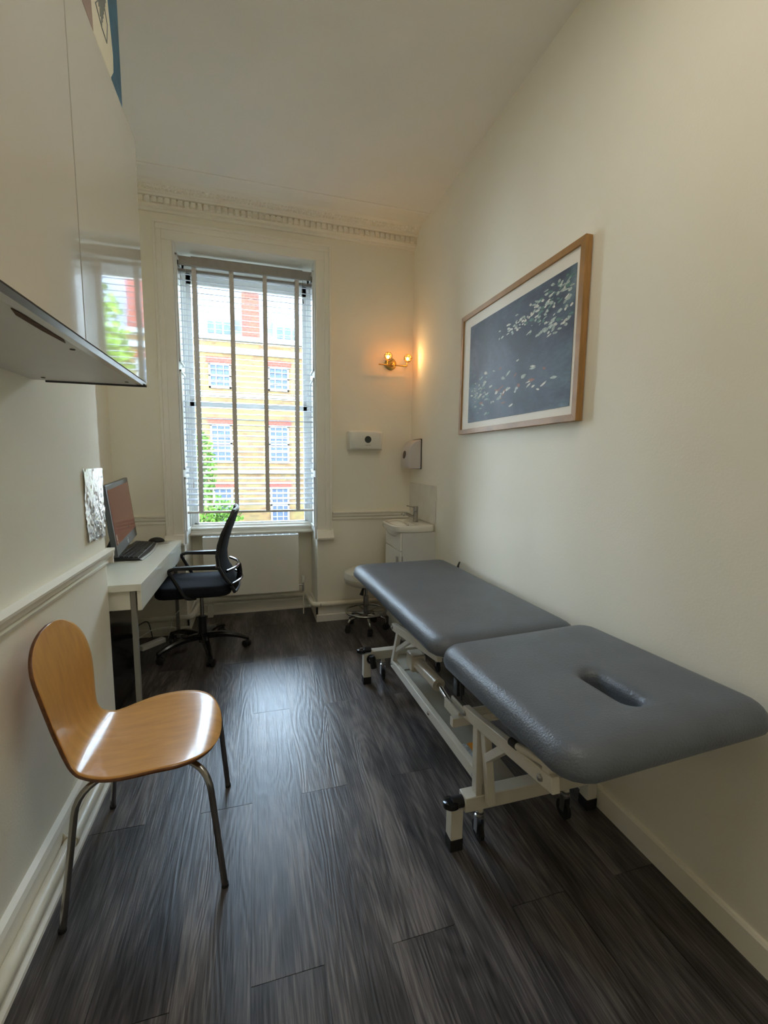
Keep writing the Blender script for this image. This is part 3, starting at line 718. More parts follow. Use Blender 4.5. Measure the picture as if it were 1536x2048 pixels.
mb = MB(); mb.tube([(SX+.172*math.cos(2*PI*k/48), SY+.172*math.sin(2*PI*k/48), .165) for k in range(48)], .0105, 10, closed=True)
for k in range(5): a = 2*PI*k/5+.5; mb.tube([(SX+.02*math.cos(a), SY+.02*math.sin(a), .155), (SX+.172*math.cos(a), SY+.172*math.sin(a), .165)], .005, 8)
mb.build('foot_ring', M_CHROMED, st, smooth=True)
for k in range(5):
    a = math.radians(-92+72*k); dx, dy = math.cos(a), math.sin(a)
    mb = MB(); mb.tube([(SX+.02*dx, SY+.02*dy, .125), (SX+.12*dx, SY+.12*dy, .118), (SX+.165*dx, SY+.165*dy, .105), (SX+.168*dx, SY+.168*dy, .05)], .011, 10, fillet=.03); mb.build('leg', M_CHROMED, st, smooth=True)
    mb = MB(); cx, cy = SX+.175*dx, SY+.175*dy; ca = a+1.1
    for s_ in (-1, 1): mb.lathe((cx, cy, .026), [(.0, s_*.003), (.026, s_*.003), (.026, s_*.016), (0, s_*.018)], 16, axis=(math.cos(ca), math.sin(ca), 0))
    mb.box(cx-.016, cx+.016, cy-.014, cy+.014, .03, .062); mb.build('caster', M_RUB, st, smooth=True)

# ================================================================== SINK CORNER
vu = thing('vanity_unit', 'narrow white vanity cabinet under the wash basin in the far right corner', 'cabinet', (1.23, 3.44, 0))
MB().box(1.095, XR, 3.235, 3.645, .10, .888).build('body', M_CABU, vu, bevel=.002)
MB().box(1.11, XR, 3.25, 3.63, 0, .10).build('plinth', M_CABU, vu)
dr = MB().box(1.078, 1.094, 3.238, 3.642, .105, .735).build('door', M_PLAST, vu, bevel=.002)
mb = MB(); mb.box(1.066, 1.078, 3.285, 3.315, .55, .69); mb.build('handle', M_STEEL, dr, bevel=.002)
MB().box(1.078, 1.094, 3.238, 3.642, .742, .886).build('drawer_front', M_PLAST, vu, bevel=.002)
MB().box(1.0945, 1.0975, 3.232, 3.236, .60, .70).build('hinge_gap', M_DARK, vu)
ba = thing('wash_basin', 'small white ceramic wash basin with chrome mixer tap in the far right corner', 'basin', (1.2, 3.44, .845))
def basin():
    mb = MB(); n = 64; cx, cy = 1.19, 3.435
    def rr(hx0, hx1, hy, z, r=.05, pw=4):
        L = []
        for k in range(n):
            a = 2*PI*k/n; ca, sa = math.cos(a), math.sin(a); hx = hx1 if ca > 0 else hx0
            p = 8 if ca > 0 else pw
            t = (abs(ca/hx)**p+abs(sa/hy)**p)**(-1/p); L.append((cx+t*ca, cy+t*sa, z))
        return L
    loops = [rr(.150, .180, .20, .888), rr(.163, .185, .209, .892), rr(.168, .185, .213, .90), rr(.169, .185, .214, .936), rr(.163, .183, .209, .944), rr(.150, .180, .197, .945),
             rr(.142, .035, .175, .940, pw=3.2), rr(.13, .025, .16, .905, pw=3), rr(.10, .015, .12, .896, pw=2.5), rr(.04, .01, .05, .894, pw=2)]
    vs, fs = ellipsoid((1.115, 3.435, .893), .088, .165, .066, nu=32, nv=16); mb.add([v for v in vs], fs)
    loops_mesh(mb, loops); return mb.build('bowl', M_CERAM, ba, smooth=True)
basin()
mb = MB(); mb.lathe((1.213, 3.435, .915), [(.007, 0), (.007, .002), (0, .002)], 12, axis=(-1, 0, .3)); mb.build('overflow_hole', M_DARK, ba)
tp = MB(); tp.lathe((1.275, 3.435, .945), [(.026, 0), (.026, .004), (.021, .006), (.021, .085), (.019, .087), (.019, .090), (.022, .092), (.022, .128), (.018, .132), (0, .133)], 24); tp = tp.build('tap_body', M_CHROMED, ba, smooth=True)
mb = MB(); mb.tube([(1.26, 3.435, .985), (1.185, 3.435, 1.018), (1.165, 3.435, 1.015), (1.163, 3.435, 1.000)], .0125, 12, fillet=.012); mb.build('spout', M_CHROMED, tp, smooth=True)
mb = MB(); mb.tube([(1.26, 3.435, 1.068), (1.195, 3.435, 1.082)], .0045, 8); mb.build('lever', M_CHROMED, tp, smooth=True)
sp = MB().box(1.365, XR, 3.235, 3.845, .9465, 1.255).build('splashback', mat('pale_splashback', (.70, .68, .61), .25), bevel=.002); tag(sp, 'pale splashback panel on the right wall above the basin', 'splashback')
# dispensers
d1 = thing('towel_dispenser', 'white wide dispenser with round dark window on the far wall right of the window', 'dispenser', (.92, 3.80, 1.54))
mb = MB(); loops = []
def disp1_loop(ins, y, zs):
    x0, x1, z0, z1 = .775+ins, 1.075-ins, 1.545+ins*.6, 1.70-ins*.8
    L = []; N = 14
    for k in range(N+1): u = k/N; L.append((x0+(x1-x0)*u, y, z1+.010*(1-(2*u-1)**4)-.004*0))
    for k in range(N+1): u = 1-k/N; L.append((x0+(x1-x0)*u, y, z0))
    return L
loops = [disp1_loop(0, 3.858, 0), disp1_loop(0, 3.78, 0), disp1_loop(.004, 3.765, 0), disp1_loop(.015, 3.755, 0), disp1_loop(.022, 3.752, 0)]
loops_mesh(mb, loops); mb.build('body', M_PLAST, d1, smooth=True)
mb = MB(); mb.lathe((.940, 3.7525, 1.632), [(.036, 0), (.036, .004), (.030, .004), (.030, 0)], 28, axis=(0, -1, 0)); mb.build('window_ring', M_PLAST, d1, smooth=True)
mb = MB(); mb.lathe((.940, 3.7525, 1.632), [(.030, 0), (.030, .002), (0, .003)], 28, axis=(0, -1, 0)); mb.build('level_window', mat('dark_green_window', (.035, .045, .04), .15), d1, smooth=True)
mb = MB(); mb.box(.915, .965, 3.7505, 3.753, 1.582, 1.584); mb.build('logo_line', M_DARK, d1)
d2 = thing('soap_dispenser', 'pinkish grey dispenser with black back plate on the right wall above the basin', 'dispenser', (1.32, 3.69, 1.38))
mb = MB()
def d2loop(y):   # profile in x,z seen from the side
    return [(1.366, y, 1.385), (1.366, y, 1.636), (1.345, y, 1.634), (1.300, y, 1.615), (1.270, y, 1.58), (1.255, y, 1.53), (1.248, y, 1.45), (1.250, y, 1.405), (1.262, y, 1.388)]
def shrink(L, k):
    c = Vector((1.366, 0, 1.50)); return [(c.x+(x-c.x)*k, y, c.z+(z-c.z)*(1-(1-k)*.5)) for x, y, z in L]
loops_mesh(mb, [shrink(d2loop(3.580), .90), shrink(d2loop(3.585), .96), d2loop(3.598), d2loop(3.765), shrink(d2loop(3.780), .95)]); mb.build('body', M_PLASTP, d2, smooth=True)
MB().box(1.366, XR, 3.578, 3.785, 1.382, 1.642).build('back_plate', M_BLACKGL, d2, bevel=.002)
mb = MB(); mb.lathe((1.252, 3.68, 1.505), [(.034, 0), (.034, .004), (0, .006)], 24, axis=(-1, 0, .12)); mb.build('level_window', mat('brown_window', (.05, .03, .02), .2), d2, smooth=True)

# ------------------------------------------------------------------ brass wall lamp
wl = thing('wall_lamp', 'brass twin wall lamp with two glowing glass shades on the far wall by the corner', 'lamp', (1.15, 3.85, 2.29))
mb = MB(); mb.lathe((1.168, YF, 2.302), [(.052, 0), (.052, .010), (.046, .016), (.02, .020), (.0, .020)], 32, axis=(0, -1, 0)); mb.build('back_plate', M_BRASS, wl, smooth=True)
mb = MB(); mb.tube([(1.165, 3.845, 2.295), (1.160, 3.765, 2.285)], .009, 12); mb.tube([(1.035, 3.765, 2.275), (1.290, 3.765, 2.275)], .0055, 12); mb.lathe((1.165, 3.770, 2.272), [(.014, -.012), (.016, 0), (.014, .012)], 16); mb.build('arm', M_BRASS, wl, smooth=True)
M_AMB = glassmat('amber_faceted_glass', (1, .74, .42), .22, .08)
M_BULB = mat('glowing_bulb', (1, .8, .5), .3, emit=(1, .66, .26), estr=5)
for bx_, bz in ((1.110, 2.330), (1.288, 2.326)):
    base = Vector((bx_, 3.765, bz-.012)); ax = Vector((-.10, -1, .12)).normalized()
    mb = MB(); mb.tube([(bx_, 3.765, 2.275), (bx_, 3.768, bz-.02)], .005, 10); mb.lathe(Vector((bx_, 3.77, bz)), [(.010, -.004), (.017, 0), (.020, .012), (.018, .018)], 20, axis=ax)
    hl = mb.build('lamp_holder', M_BRASS, wl, smooth=True)
    mb = MB(); n = 10; vs = []
    prof = [(.018, .012), (.029, .022), (.036, .036), (.038, .050), (.034, .064), (.030, .064), (.033, .050), (.031, .037), (.025, .025), (.015, .016)]
    mb.lathe(Vector((bx_, 3.77, bz)), prof, n, axis=ax, cap=False); sh = mb.build('glass_shade', M_AMB, wl)
    c = Vector((bx_, 3.77, bz))+ax*.036; mb = MB().add(*ellipsoid(c, .012, .012, .012)); mb.build('bulb', M_BULB, sh, smooth=True)
    ld = bpy.data.lights.new('bulb_light', 'POINT'); lo = bpy.data.objects.new('bulb_light', ld); COL.objects.link(lo)
    ld.energy = .85; ld.color = (1, .58, .22); ld.shadow_soft_size = .012; lo.location = c+ax*.034 - wloc(wl); lo.parent = wl

# ================================================================== PICTURE on the right wall
pf_ = thing('framed_picture', 'large oak framed print of blue and violet painted dabs on the right wall', 'picture', (1.35, 2.21, 1.633))
FX0, FX1, PY0, PY1, PZ0, PZ1, FW = 1.335, XR-.002, 1.634, 2.790, 1.633, 2.395, .030
mb = MB()
def mitre(a, b, c, d): # corners (y,z) polygon
    mb.prism([a, b, c, d], 0, FX0, FX1-.004)
mitre((PY0, PZ0), (PY1, PZ0), (PY1-FW, PZ0+FW), (PY0+FW, PZ0+FW)); mitre((PY0, PZ1), (PY1, PZ1), (PY1-FW, PZ1-FW), (PY0+FW, PZ1-FW))
mitre((PY0, PZ0), (PY0, PZ1), (PY0+FW, PZ1-FW), (PY0+FW, PZ0+FW)); mitre((PY1, PZ0), (PY1, PZ1), (PY1-FW, PZ1-FW), (PY1-FW, PZ0+FW))
mb.build('frame', M_OAKF, pf_, bevel=.001)
MB().box(FX0+.010, FX1, PY0+.02, PY1-.02, PZ0+.02, PZ1-.02).build('mount', M_MAT, pf_)
def art_mat():
    M = bpy.data.materials.new('blue_violet_dabs_print'); M.use_nodes = True; n, l = M.node_tree.nodes, M.node_tree.links
    p = n['Principled BSDF']; p.inputs['Roughness'].default_value = .55
    t = n.new('ShaderNodeTexCoord')
    def noise_(sc, det, stretch, dist=0):
        mp = n.new('ShaderNodeMapping'); mp.inputs['Scale'].default_value = stretch; l.new(t.outputs['Object'], mp.inputs[0])
        q = n.new('ShaderNodeTexNoise'); q.inputs['Scale'].default_value = sc; q.inputs['Detail'].default_value = det; q.inputs['Distortion'].default_value = dist; l.new(mp.outputs[0], q.inputs[0]); return q
    a = noise_(2.3, 9, (1, 1, 1.3), .6); cr = n.new('ShaderNodeValToRGB'); e_ = cr.color_ramp.elements
    e_[0].position = .34; e_[0].color = (.015, .024, .033, 1); e_[1].position = .68; e_[1].color = (.17, .22, .26, 1)
    for ps_, c_ in ((.43, (.028, .038, .056)), (.50, (.055, .066, .098)), (.58, (.070, .11, .14))): k = cr.color_ramp.elements.new(ps_); k.color = (*c_, 1)
    l.new(a.outputs['Fac'], cr.inputs[0])
    b = noise_(45, 4, (1, .6, 1.6)); mx = n.new('ShaderNodeMixRGB'); mx.blend_type = 'OVERLAY'; mx.inputs[0].default_value = .55; l.new(cr.outputs[0], mx.inputs[1]); l.new(b.outputs['Fac'], mx.inputs[2])
    l.new(mx.outputs[0], p.inputs['Base Color']); return M
MB().box(FX0+.008, FX0+.0105, 1.690, 2.668, 1.702, 2.305).build('print', art_mat(), pf_)
# scattered pale brush dabs (plain abstract pattern)
M_DAB = [mat('pale_sage_dab', (.42, .47, .42), .6, var=.35, scale=60), mat('cream_dab', (.68, .66, .58), .6, var=.3, scale=60), mat('green_dab', (.10, .20, .16), .6, var=.3, scale=60), mat('rust_dab', (.32, .14, .10), .6)]
mb = MB(); random.seed(21)
def dab(y, z, ry, rz, mi, rot=0):
    pts = []
    for k in range(9):
        a = 2*PI*k/9; q = random.uniform(.7, 1.1); yy, zz = ry*q*math.cos(a), rz*q*math.sin(a)
        pts.append((y+yy*math.cos(rot)-zz*math.sin(rot), z+yy*math.sin(rot)+zz*math.cos(rot)))
    pts = [(min(max(a, 1.692), 2.666), min(max(b, 1.704), 2.303)) for a, b in pts]
    xx = FX0+.0078-random.random()*.0004
    n = len(pts); mb.add([(xx, *q) for q in pts], [tuple(range(n))], mi)
def cluster(cy, cz, sy, sz, n, sc, cols, slope=0):
    for _ in range(n):
        y = random.gauss(cy, sy); z = random.gauss(cz, sz)+slope*(y-cy)
        if 1.70 < y < 2.66 and 1.71 < z < 2.30: dab(y, z, random.uniform(.007, .020)*sc, random.uniform(.0025, .0075)*sc, random.choice(cols), random.uniform(-.5, .3))
cluster(1.86, 2.20, .14, .035, 90, 1.2, [0, 0, 1, 2, 2], -.10); cluster(1.80, 2.09, .09, .025, 50, 1.1, [0, 1, 0]); cluster(2.12, 2.17, .09, .02, 50, .9, [0, 1])
cluster(2.52, 1.86, .07, .05, 70, 1.0, [0, 1, 0, 2]); cluster(2.25, 1.86, .16, .05, 26, 1.5, [0, 1, 0, 3]); cluster(2.0, 1.88, .18, .06, 18, 1.6, [0, 1, 3])
mb.build('painted_dabs', M_DAB, pf_)

# ================================================================== TREATMENT COUCH
ct = thing('treatment_couch', 'slate grey padded treatment couch on a cream metal lifting base along the right wall', 'couch', (1.0, 2.0, 0))
def shape_r(a, hx, hy, r):
    lo, hi = 0, 3; ca, sa = math.cos(a), math.sin(a)
    for _ in range(34):
        t = (lo+hi)/2; x, y = abs(t*ca), abs(t*sa); qx, qy = x-(hx-r), y-(hy-r)
        ins = x <= hx and y <= hy and (qx <= 0 or qy <= 0 or qx*qx+qy*qy <= r*r)
        if ins: lo = t
        else: hi = t
    return lo
def cushion(name, c, hx, hy, T, rc, M4, slot=None):
    n = 120; angs = []
    # sample evenly along the outline for nicer corners
    for k in range(n):
        t = k/n; angs.append(2*PI*t)
    # reparametrise by square mapping
    angs = [math.atan2(math.sin(a)*hy, math.cos(a)*hx) for a in angs]
    def loop(ins, z, crown=0):
        L = []
        for a in angs:
            R = shape_r(a, hx-ins, hy-ins, max(.02, rc-ins)); x, y = R*math.cos(a), R*math.sin(a)
            L.append(Vector((x, y, z+crown*(1-(x/hx)**4)*(1-(y/hy)**4))))
        return L
    loops = [loop(.10, 0), loop(.012, 0), loop(.003, .006), loop(0, .018), loop(0, .030), loop(.004, .048), loop(.013, .063), loop(.028, .075), loop(.048, .0825), loop(.075, .086), loop(.11, .087, .001)]
    loops = [[Vector((p.x, p.y, p.z*T/.087)) for p in L] for L in loops]
    if slot:
        sx_, sy_, hxs, hys = slot
        def sl_loop(grow, z):
            return [Vector((sx_+shape_r(a_, hxs+grow, hys+grow, hxs+grow)*math.cos(a_), sy_+shape_r(a_, hxs+grow, hys+grow, hxs+grow)*math.sin(a_), z)) for a_ in angs]
        outer = loops[-1]; inner = sl_loop(.045, T)
        for t in range(1, 8): loops.append([o.lerp(i, t/8) for o, i in zip(outer, inner)])
        loops += [inner, sl_loop(.030, T-.001), sl_loop(.018, T-.005), sl_loop(.008, T-.012), sl_loop(.001, T-.024), sl_loop(0, T-.040), sl_loop(0, 0)]
        last = loops[-1]; first = loops[0]; 
        vs = [M4 @ p for L in loops for p in L]; fs = []; N = len(loops)
        for i in range(N):
            j = (i+1) % N
            for k in range(n): fs.append((i*n+k, i*n+(k+1) % n, j*n+(k+1) % n, j*n+k))
        mb = MB().add(vs, fs)
    else:
        mb = MB(); loops_mesh(mb, [[M4 @ p for p in L] for L in loops])
        vs = mb.v
    return mb.build(name, M_VINYL, ct, smooth=True)
# foot section: level, slightly turned
TB = .685; TH = .078
FOOTM = Matrix.Translation((.972, 2.190, TB)) @ Matrix.Rotation(math.radians(1.9), 4, 'Z')
cushion('foot_cushion', None, .345, .682, TH, .075, FOOTM)
# head section: hinged at the gap and raised a little towards the camera
HT = math.atan2(.022, .735)
HEADM = Matrix.Translation((1.003, 1.125, .712)) @ Matrix.Rotation(math.radians(1.2), 4, 'Z') @ Matrix.Rotation(math.radians(-1.7), 4, 'Y') @ Matrix.Rotation(-HT, 4, 'X')
cushion('head_cushion', None, .347, .368, .080, .080, HEADM, slot=(-.005, -.125, .029, .098))
mb = MB(); 
for s_ in (-1, 1): mb.beam(FOOTM @ Vector((s_*.25, .60, -.014)), FOOTM @ Vector((s_*.25, -.66, -.014)), .03, .026)
for yy in (.55, 0, -.6): mb.beam(FOOTM @ Vector((-.26, yy, -.016)), FOOTM @ Vector((.26, yy, -.016)), .03, .022)
mb.build('foot_section_frame', M_CREAMM, ct)
mb = MB()
for s_ in (-1, 1): mb.beam(HEADM @ Vector((s_*.285, .35, -.016)), HEADM @ Vector((s_*.285, -.16, -.016)), .022, .030)
mb.beam(HEADM @ Vector((-.28, .30, -.016)), HEADM @ Vector((.28, .30, -.016)), .03, .022); mb.beam(HEADM @ Vector((-.28, -.02, -.016)), HEADM @ Vector((.28, -.02, -.016)), .03, .022)
mb.build('head_section_frame', M_CREAMM, ct)
# base cross bars
for y, x0 in ((1.36, .712), (2.66, .690)):
    MB().box(x0, 1.335, y-.028, y+.028, .165, .222).build('base_crossbar', M_CREAMM, ct, bevel=.003)
# legs / feet
for x, y in ((.690, 1.375), (1.325, 1.405), (.668, 2.665), (1.31, 2.665)):
    lg = MB().box(x-.024, x+.024, y-.024, y+.024, .045, .168 if y < 2 else .205).build('leg', M_CREAMM, ct, bevel=.003)
    MB().box(x-.026, x+.026, y-.026, y+.026, 0, .048).build('rubber_foot', M_RUB, lg, bevel=.003)
# casters
for x, y in ((.795, 1.375), (1.185, 1.375), (.785, 2.68), (1.18, 2.68)):
    mb = MB(); mb.tube([(x, y, .165), (x, y, .125)], .014, 12); mb.build('caster_stem', M_CREAMM, ct, smooth=True)
    cs = MB(); cs.lathe((x, y, .098), [(.010, 0), (.018, .002), (.018, .010), (.012, .014), (.016, .018), (.016, .026), (.008, .028)], 16)
    cs.box(x-.017, x-.013, y-.012, y+.012, .040, .102); cs.box(x+.013, x+.017, y-.012, y+.012, .040, .102)
    cs = cs.build('caster_fork', M_STEEL, ct, smooth=True)
    mb = MB(); mb.lathe((x-.010, y+.006, .0375), [(.0, 0), (.024, 0), (.026, .003), (.0375, .003), (.0375, .017), (.026, .017), (.024, .020), (0, .020)], 26, axis=(1, 0, 0)); mb.build('wheel', M_RUB, cs, smooth=True)
# side rails of base
for x in (.785, 1.215):
    MB().beam((x, 1.36, .268), (x-.008, 2.44, .232), .028, .050).build('side_rail', M_CREAMM, ct, bevel=.003)
    for y, z in ((1.385, .268), (1.84, .252), (2.42, .232)):
        sg = -1 if x < 1 else 1
        mb = MB(); mb.lathe((x+sg*.014, y, z), [(.010, 0), (.010, .006), (.006, .010), (0, .012)], 6, axis=(sg, 0, 0)); mb.build('bolt', M_STEEL, ct)
# lifting arms with posts and braces
for x in (.765, 1.235):
    mb = MB(); ye = .925 if x < 1 else 1.05; mb.beam((x, 1.455, .487), (x, ye, .577-(ye-.925)*.17), .026, .046); mb.build('head_arm', M_CREAMM, ct, bevel=.003)
    mb = MB(); mb.beam((x, 2.395, .475), (x, 1.72, .587), .026, .044); mb.build('foot_arm', M_CREAMM, ct, bevel=.003)
    mb = MB(); mb.beam((x+.004, 1.355, .215), (x+.004, 1.365, .50), .034, .026, up=(1, 0, 0)); mb.beam((x+.03, 1.30, .215), (x+.006, 1.315, .50), .030, .028, up=(1, 0, 0)); mb.beam((x+.012, 1.295, .40), (x+.002, 1.165, .53), .028, .030, up=(1, 0, 0)); mb.build('head_post', M_CREAMM, ct, bevel=.002)
    mb = MB(); mb.beam((x+.014, 2.44, .215), (x+.002, 2.30, .48), .030, .026, up=(1, 0, 0)); mb.beam((x+.012, 2.38, .33), (x, 2.08, .52), .024, .022, up=(1, 0, 0)); mb.build('foot_post', M_CREAMM, ct, bevel=.002)
    sg = -1 if x < 1 else 1
    for y, z in ((1.44, .489), (.975, .568), (2.38, .477))[:3 if x < 1 else 1]:
        mb = MB(); mb.lathe((x+sg*.013, y, z), [(.011, 0), (.011, .006), (.006, .010), (0, .011)], 6, axis=(sg, 0, 0)); mb.build('bolt', M_STEEL, ct)
for x, x2 in ((.755, .765), (1.245, 1.235)):
    yo = 0 if x < 1 else .13; MB().tube([(x, 1.13+yo, .575), (x, 1.095+yo, .581)], .013, 12).build('strut_cap', M_RUB, ct, smooth=True)
    MB().tube([(x, 1.10+yo, .580), (x2, .93+yo, .622)], .011, 12).build('back_strut', M_CREAMM, ct, smooth=True)
for y, z, r in ((1.44, .489, .016), (2.38, .477, .016), (1.75, .582, .014)):
    MB().tube([(.768, y, z), (1.232, y, z)], r, 12).build('cross_tube', M_CREAMM, ct, smooth=True)
for x in (.765, 1.235):
    MB().beam((x, .96 if x < 1 else 1.07, .560), (x, .96 if x < 1 else 1.07, .700), .02, .03, up=(0, 1, 0)).build('hinge_link', M_CREAMM, ct)
    MB().beam((x, 1.75, .58), (x, 1.75, .672), .02, .03, up=(0, 1, 0)).build('hinge_link', M_CREAMM, ct)
# chassis tray
tr = MB(); tr.prism([(.835, 1.42), (.825, 2.42), (.985, 2.42), (.985, 1.42)], 2, .176, .180); tr.box(.835, .985, 1.385, 1.42, .170, .184); tr.box(.825, .985, 2.42, 2.64, .170, .184); tr = tr.build('base_tray', mat('grey_cream_tray', (.40, .385, .33), .4, var=.08), ct)
mb = MB(); mb.box(.893, .935, 1.60, 1.68, .1802, .1812); mb.build('warning_sticker', mat('orange_sticker', (.75, .30, .02), .5), tr)
mb = MB(); mb.box(.845, .886, 1.57, 1.68, .1802, .1810); mb.build('maker_sticker', mat('white_sticker', (.55, .60, .62), .5, var=.5, scale=90), tr)
# linear actuator
A0, A1, A2 = Vector((.858, 2.19, .315)), Vector((.872, 1.96, .318)), Vector((.852, 1.77, .322))
ac = MB(); ac.beam(A0+Vector((0, .12, 0)), A0+Vector((0, .02, 0)), .085, .095); ac.beam(A0+Vector((.03, .16, -.04)), A0+Vector((.03, .04, -.04)), .07, .06); ac = ac.build('actuator_motor', mat('beige_plastic', (.58, .52, .42), .35), ct, bevel=.012, seg=3)
mb = MB(); mb.tube([A0+Vector((0, .05, 0)), A1], .034, 20); mb.build('actuator_tube', mat('beige_plastic_tube', (.60, .54, .44), .25), ct, smooth=True)
mb = MB(); mb.tube([A1, A2+Vector((.0, .015, 0))], .013, 14); mb.build('actuator_rod', M_CHROME, ct, smooth=True)
mb = MB(); mb.beam((.835, 1.80, .325), (.840, 1.66, .322), .010, .05); mb.beam((.870, 1.80, .325), (.875, 1.66, .322), .010, .05); mb.beam((.80, 1.655, .315), (1.20, 1.655, .315), .03, .04); mb.beam((1.0, 1.66, .31), (1.0, 1.45, .48), .03, .03)
mb.build('actuator_bracket', M_CREAMM, ct, bevel=.002)
mb = MB(); mb.tube([(.90, 2.32, .33), (.93, 2.25, .42), (.90, 2.05, .50), (.89, 1.78, .56), (.87, 1.72, .48), (.87, 1.70, .38)], .006, 8, fillet=.06); mb.build('actuator_cable', M_BLACKPL, ct, smooth=True)
mb = MB(); mb.box(.86, .90, 1.73, 1.77, .38, .46); mb.build('cable_plug', M_BLACKPL, ct, bevel=.004)
# levelling knobs and pedals
def knob(c, r, ax, name='foot_knob'):
    mb = MB(); mb.lathe(c, [(r*.5, -.020), (r*.6, -.016), (r, -.010), (r*1.05, .0), (r, .010), (r*.6, .015), (0, .016)], 20, axis=ax); return mb.build(name, M_BLACKGL, ct, smooth=True)
knob((.668, 1.362, .192), .030, (0, .15, 1)); MB().tube([(.668, 1.36, .195), (.714, 1.36, .195)], .022, 14).build('knob_socket', M_BLACKPL, ct, smooth=True)
knob((.634, 2.665, .222), .030, (0, .15, 1)); MB().tube([(.650, 2.66, .228), (.694, 2.66, .228)], .020, 14).build('knob_socket', M_BLACKPL, ct, smooth=True)
mb = MB(); mb.lathe((.690, 2.628, .175), [(.0, -.012), (.024, -.010), (.030, 0), (.028, .012), (0, .016)], 20, axis=(-.5, -1, .1)); kk = mb.build('pedal', M_BLACKGL, ct, smooth=True)
mb = MB(); mb.lathe((.682, 2.612, .177), [(.010, 0), (.010, .003), (0, .004)], 14, axis=(-.5, -1, .1)); mb.build('knob_cap', M_STEEL, kk, smooth=True)
mb = MB(); mb.tube([(.685, 2.60, .21), (.70, 2.60, .13)], [.018, .020], 12); mb.build('pedal_arm', M_BLACKPL, ct, smooth=True)
mb = MB(); mb.tube([(.634, 2.665, .236), (.634, 2.668, .240)], [.012, .010], 12); mb.build('knob_cap', M_STEEL, ct, smooth=True)
mb = MB(); mb.tube([(1.30, 2.70, .70), (1.345, 2.72, .765), (1.362, 2.78, .73), (1.362, 2.80, .40), (1.34, 2.82, .05)], .006, 8, fillet=.05)
mb.build('mains_cable', M_BLACKPL, ct, smooth=True)

# ================================================================== WOODEN CHAIR
wc = thing('plywood_chair', 'amber plywood chair with waisted back and chrome legs against the left wall', 'chair', (-.38, 1.665, 0))
YC = 1.665
ctrl = [(-.150, .436), (-.170, .452), (-.215, .463), (-.30, .461), (-.39, .455), (-.47, .452), (-.535, .456), (-.580, .474), (-.607, .510), (-.622, .56), (-.633, .62), (-.644, .70), (-.655, .77), (-.668, .84), (-.680, .895)]
wid = [(0, .236), (.10, .238), (.20, .247), (.30, .247), (.38, .228), (.46, .190), (.53, .158), (.58, .155), (.63, .166), (.70, .183), (.78, .196), (.86, .197), (.93, .197), (1.0, .197)]
def interp(tab, t):
    for (a, b), (c, d) in zip(tab, tab[1:]):
        if t <= c:
            u = (t-a)/(c-a) if c > a else 0; return b, d, u
    return tab[-1][1], tab[-1][1], 1
def catmull(P, n):
    out = []
    for i in range(len(P)-1):
        p0, p1, p2, p3 = P[max(i-1, 0)], P[i], P[i+1], P[min(i+2, len(P)-1)]
        for k in range(n):
            t = k/n; out.append(tuple(.5*((2*b)+(-a+c)*t+(2*a-5*b+4*c-d)*t*t+(-a+3*b-3*c+d)*t**3) for a, b, c, d in zip(p0, p1, p2, p3)))
    out.append(P[-1]); return out
cl = catmull(ctrl, 8)
arc = [0]
for a, b in zip(cl, cl[1:]): arc.append(arc[-1]+math.hypot(a[0]-b[0], a[1]-b[1]))
arc = [a/arc[-1] for a in arc]
wsm = catmull(wid, 10)
def half(t):
    # round ends
    for (a, b), (c, d) in zip(wsm, wsm[1:]):
        if t <= c: return max(.0, b+(d-b)*((t-a)/(c-a) if c > a else 0))
    return 0
def clp(t):
    for i in range(len(arc)-1):
        if t <= arc[i+1]:
            u = (t-arc[i])/(arc[i+1]-arc[i]); return Vector((cl[i][0]*(1-u)+cl[i+1][0]*u, cl[i][1]*(1-u)+cl[i+1][1]*u))
    return Vector(cl[-1])
NU, NV = 110, 28; vs = []
for i in range(NU+1):
    s_ = i/NU; t = .5-.5*math.cos(PI*s_); t = .5*t+.5*s_ if .04 < s_ < .96 else t
    t = .55*(.5-.5*math.cos(PI*s_))+.45*s_
    if s_ == 0: t = 0
    hw = half(t)
    if t < .17: hw *= max(0, 1-(1-t/.17)**2.6)**.56
    if t > .83: hw *= max(0, 1-((t-.83)/.17)**2.2)**.5
    hw = max(hw, .0015); p = clp(t); d_t = clp(min(1, t+.01))-clp(max(0, t-.01)); d_t.normalize(); nx, nz = d_t.y, -d_t.x   # normal in xz
    for k in range(NV+1):
        v = -1+2*k/NV; 
        dish = (.018*math.sin(PI*min(1, max(0, (t-.02)/.45))) if t < .47 else .022*math.sin(PI*min(1, (t-.47)/.5)))
        off = dish*(v*v)*(hw/.24)
        vs.append((p.x+nx*off, YC+v*hw, p.y+nz*off))
# choose normal direction so edges lift towards the sitter
fs = [(i*(NV+1)+k, i*(NV+1)+k+1, (i+1)*(NV+1)+k+1, (i+1)*(NV+1)+k) for i in range(NU) for k in range(NV)]
sh = MB().add(vs, fs).build('shell', [M_PLY, M_PLYE], wc, smooth=True)
so = sh.modifiers.new('ply', 'SOLIDIFY'); so.thickness = .011; so.offset = 0; so.material_offset_rim = 1
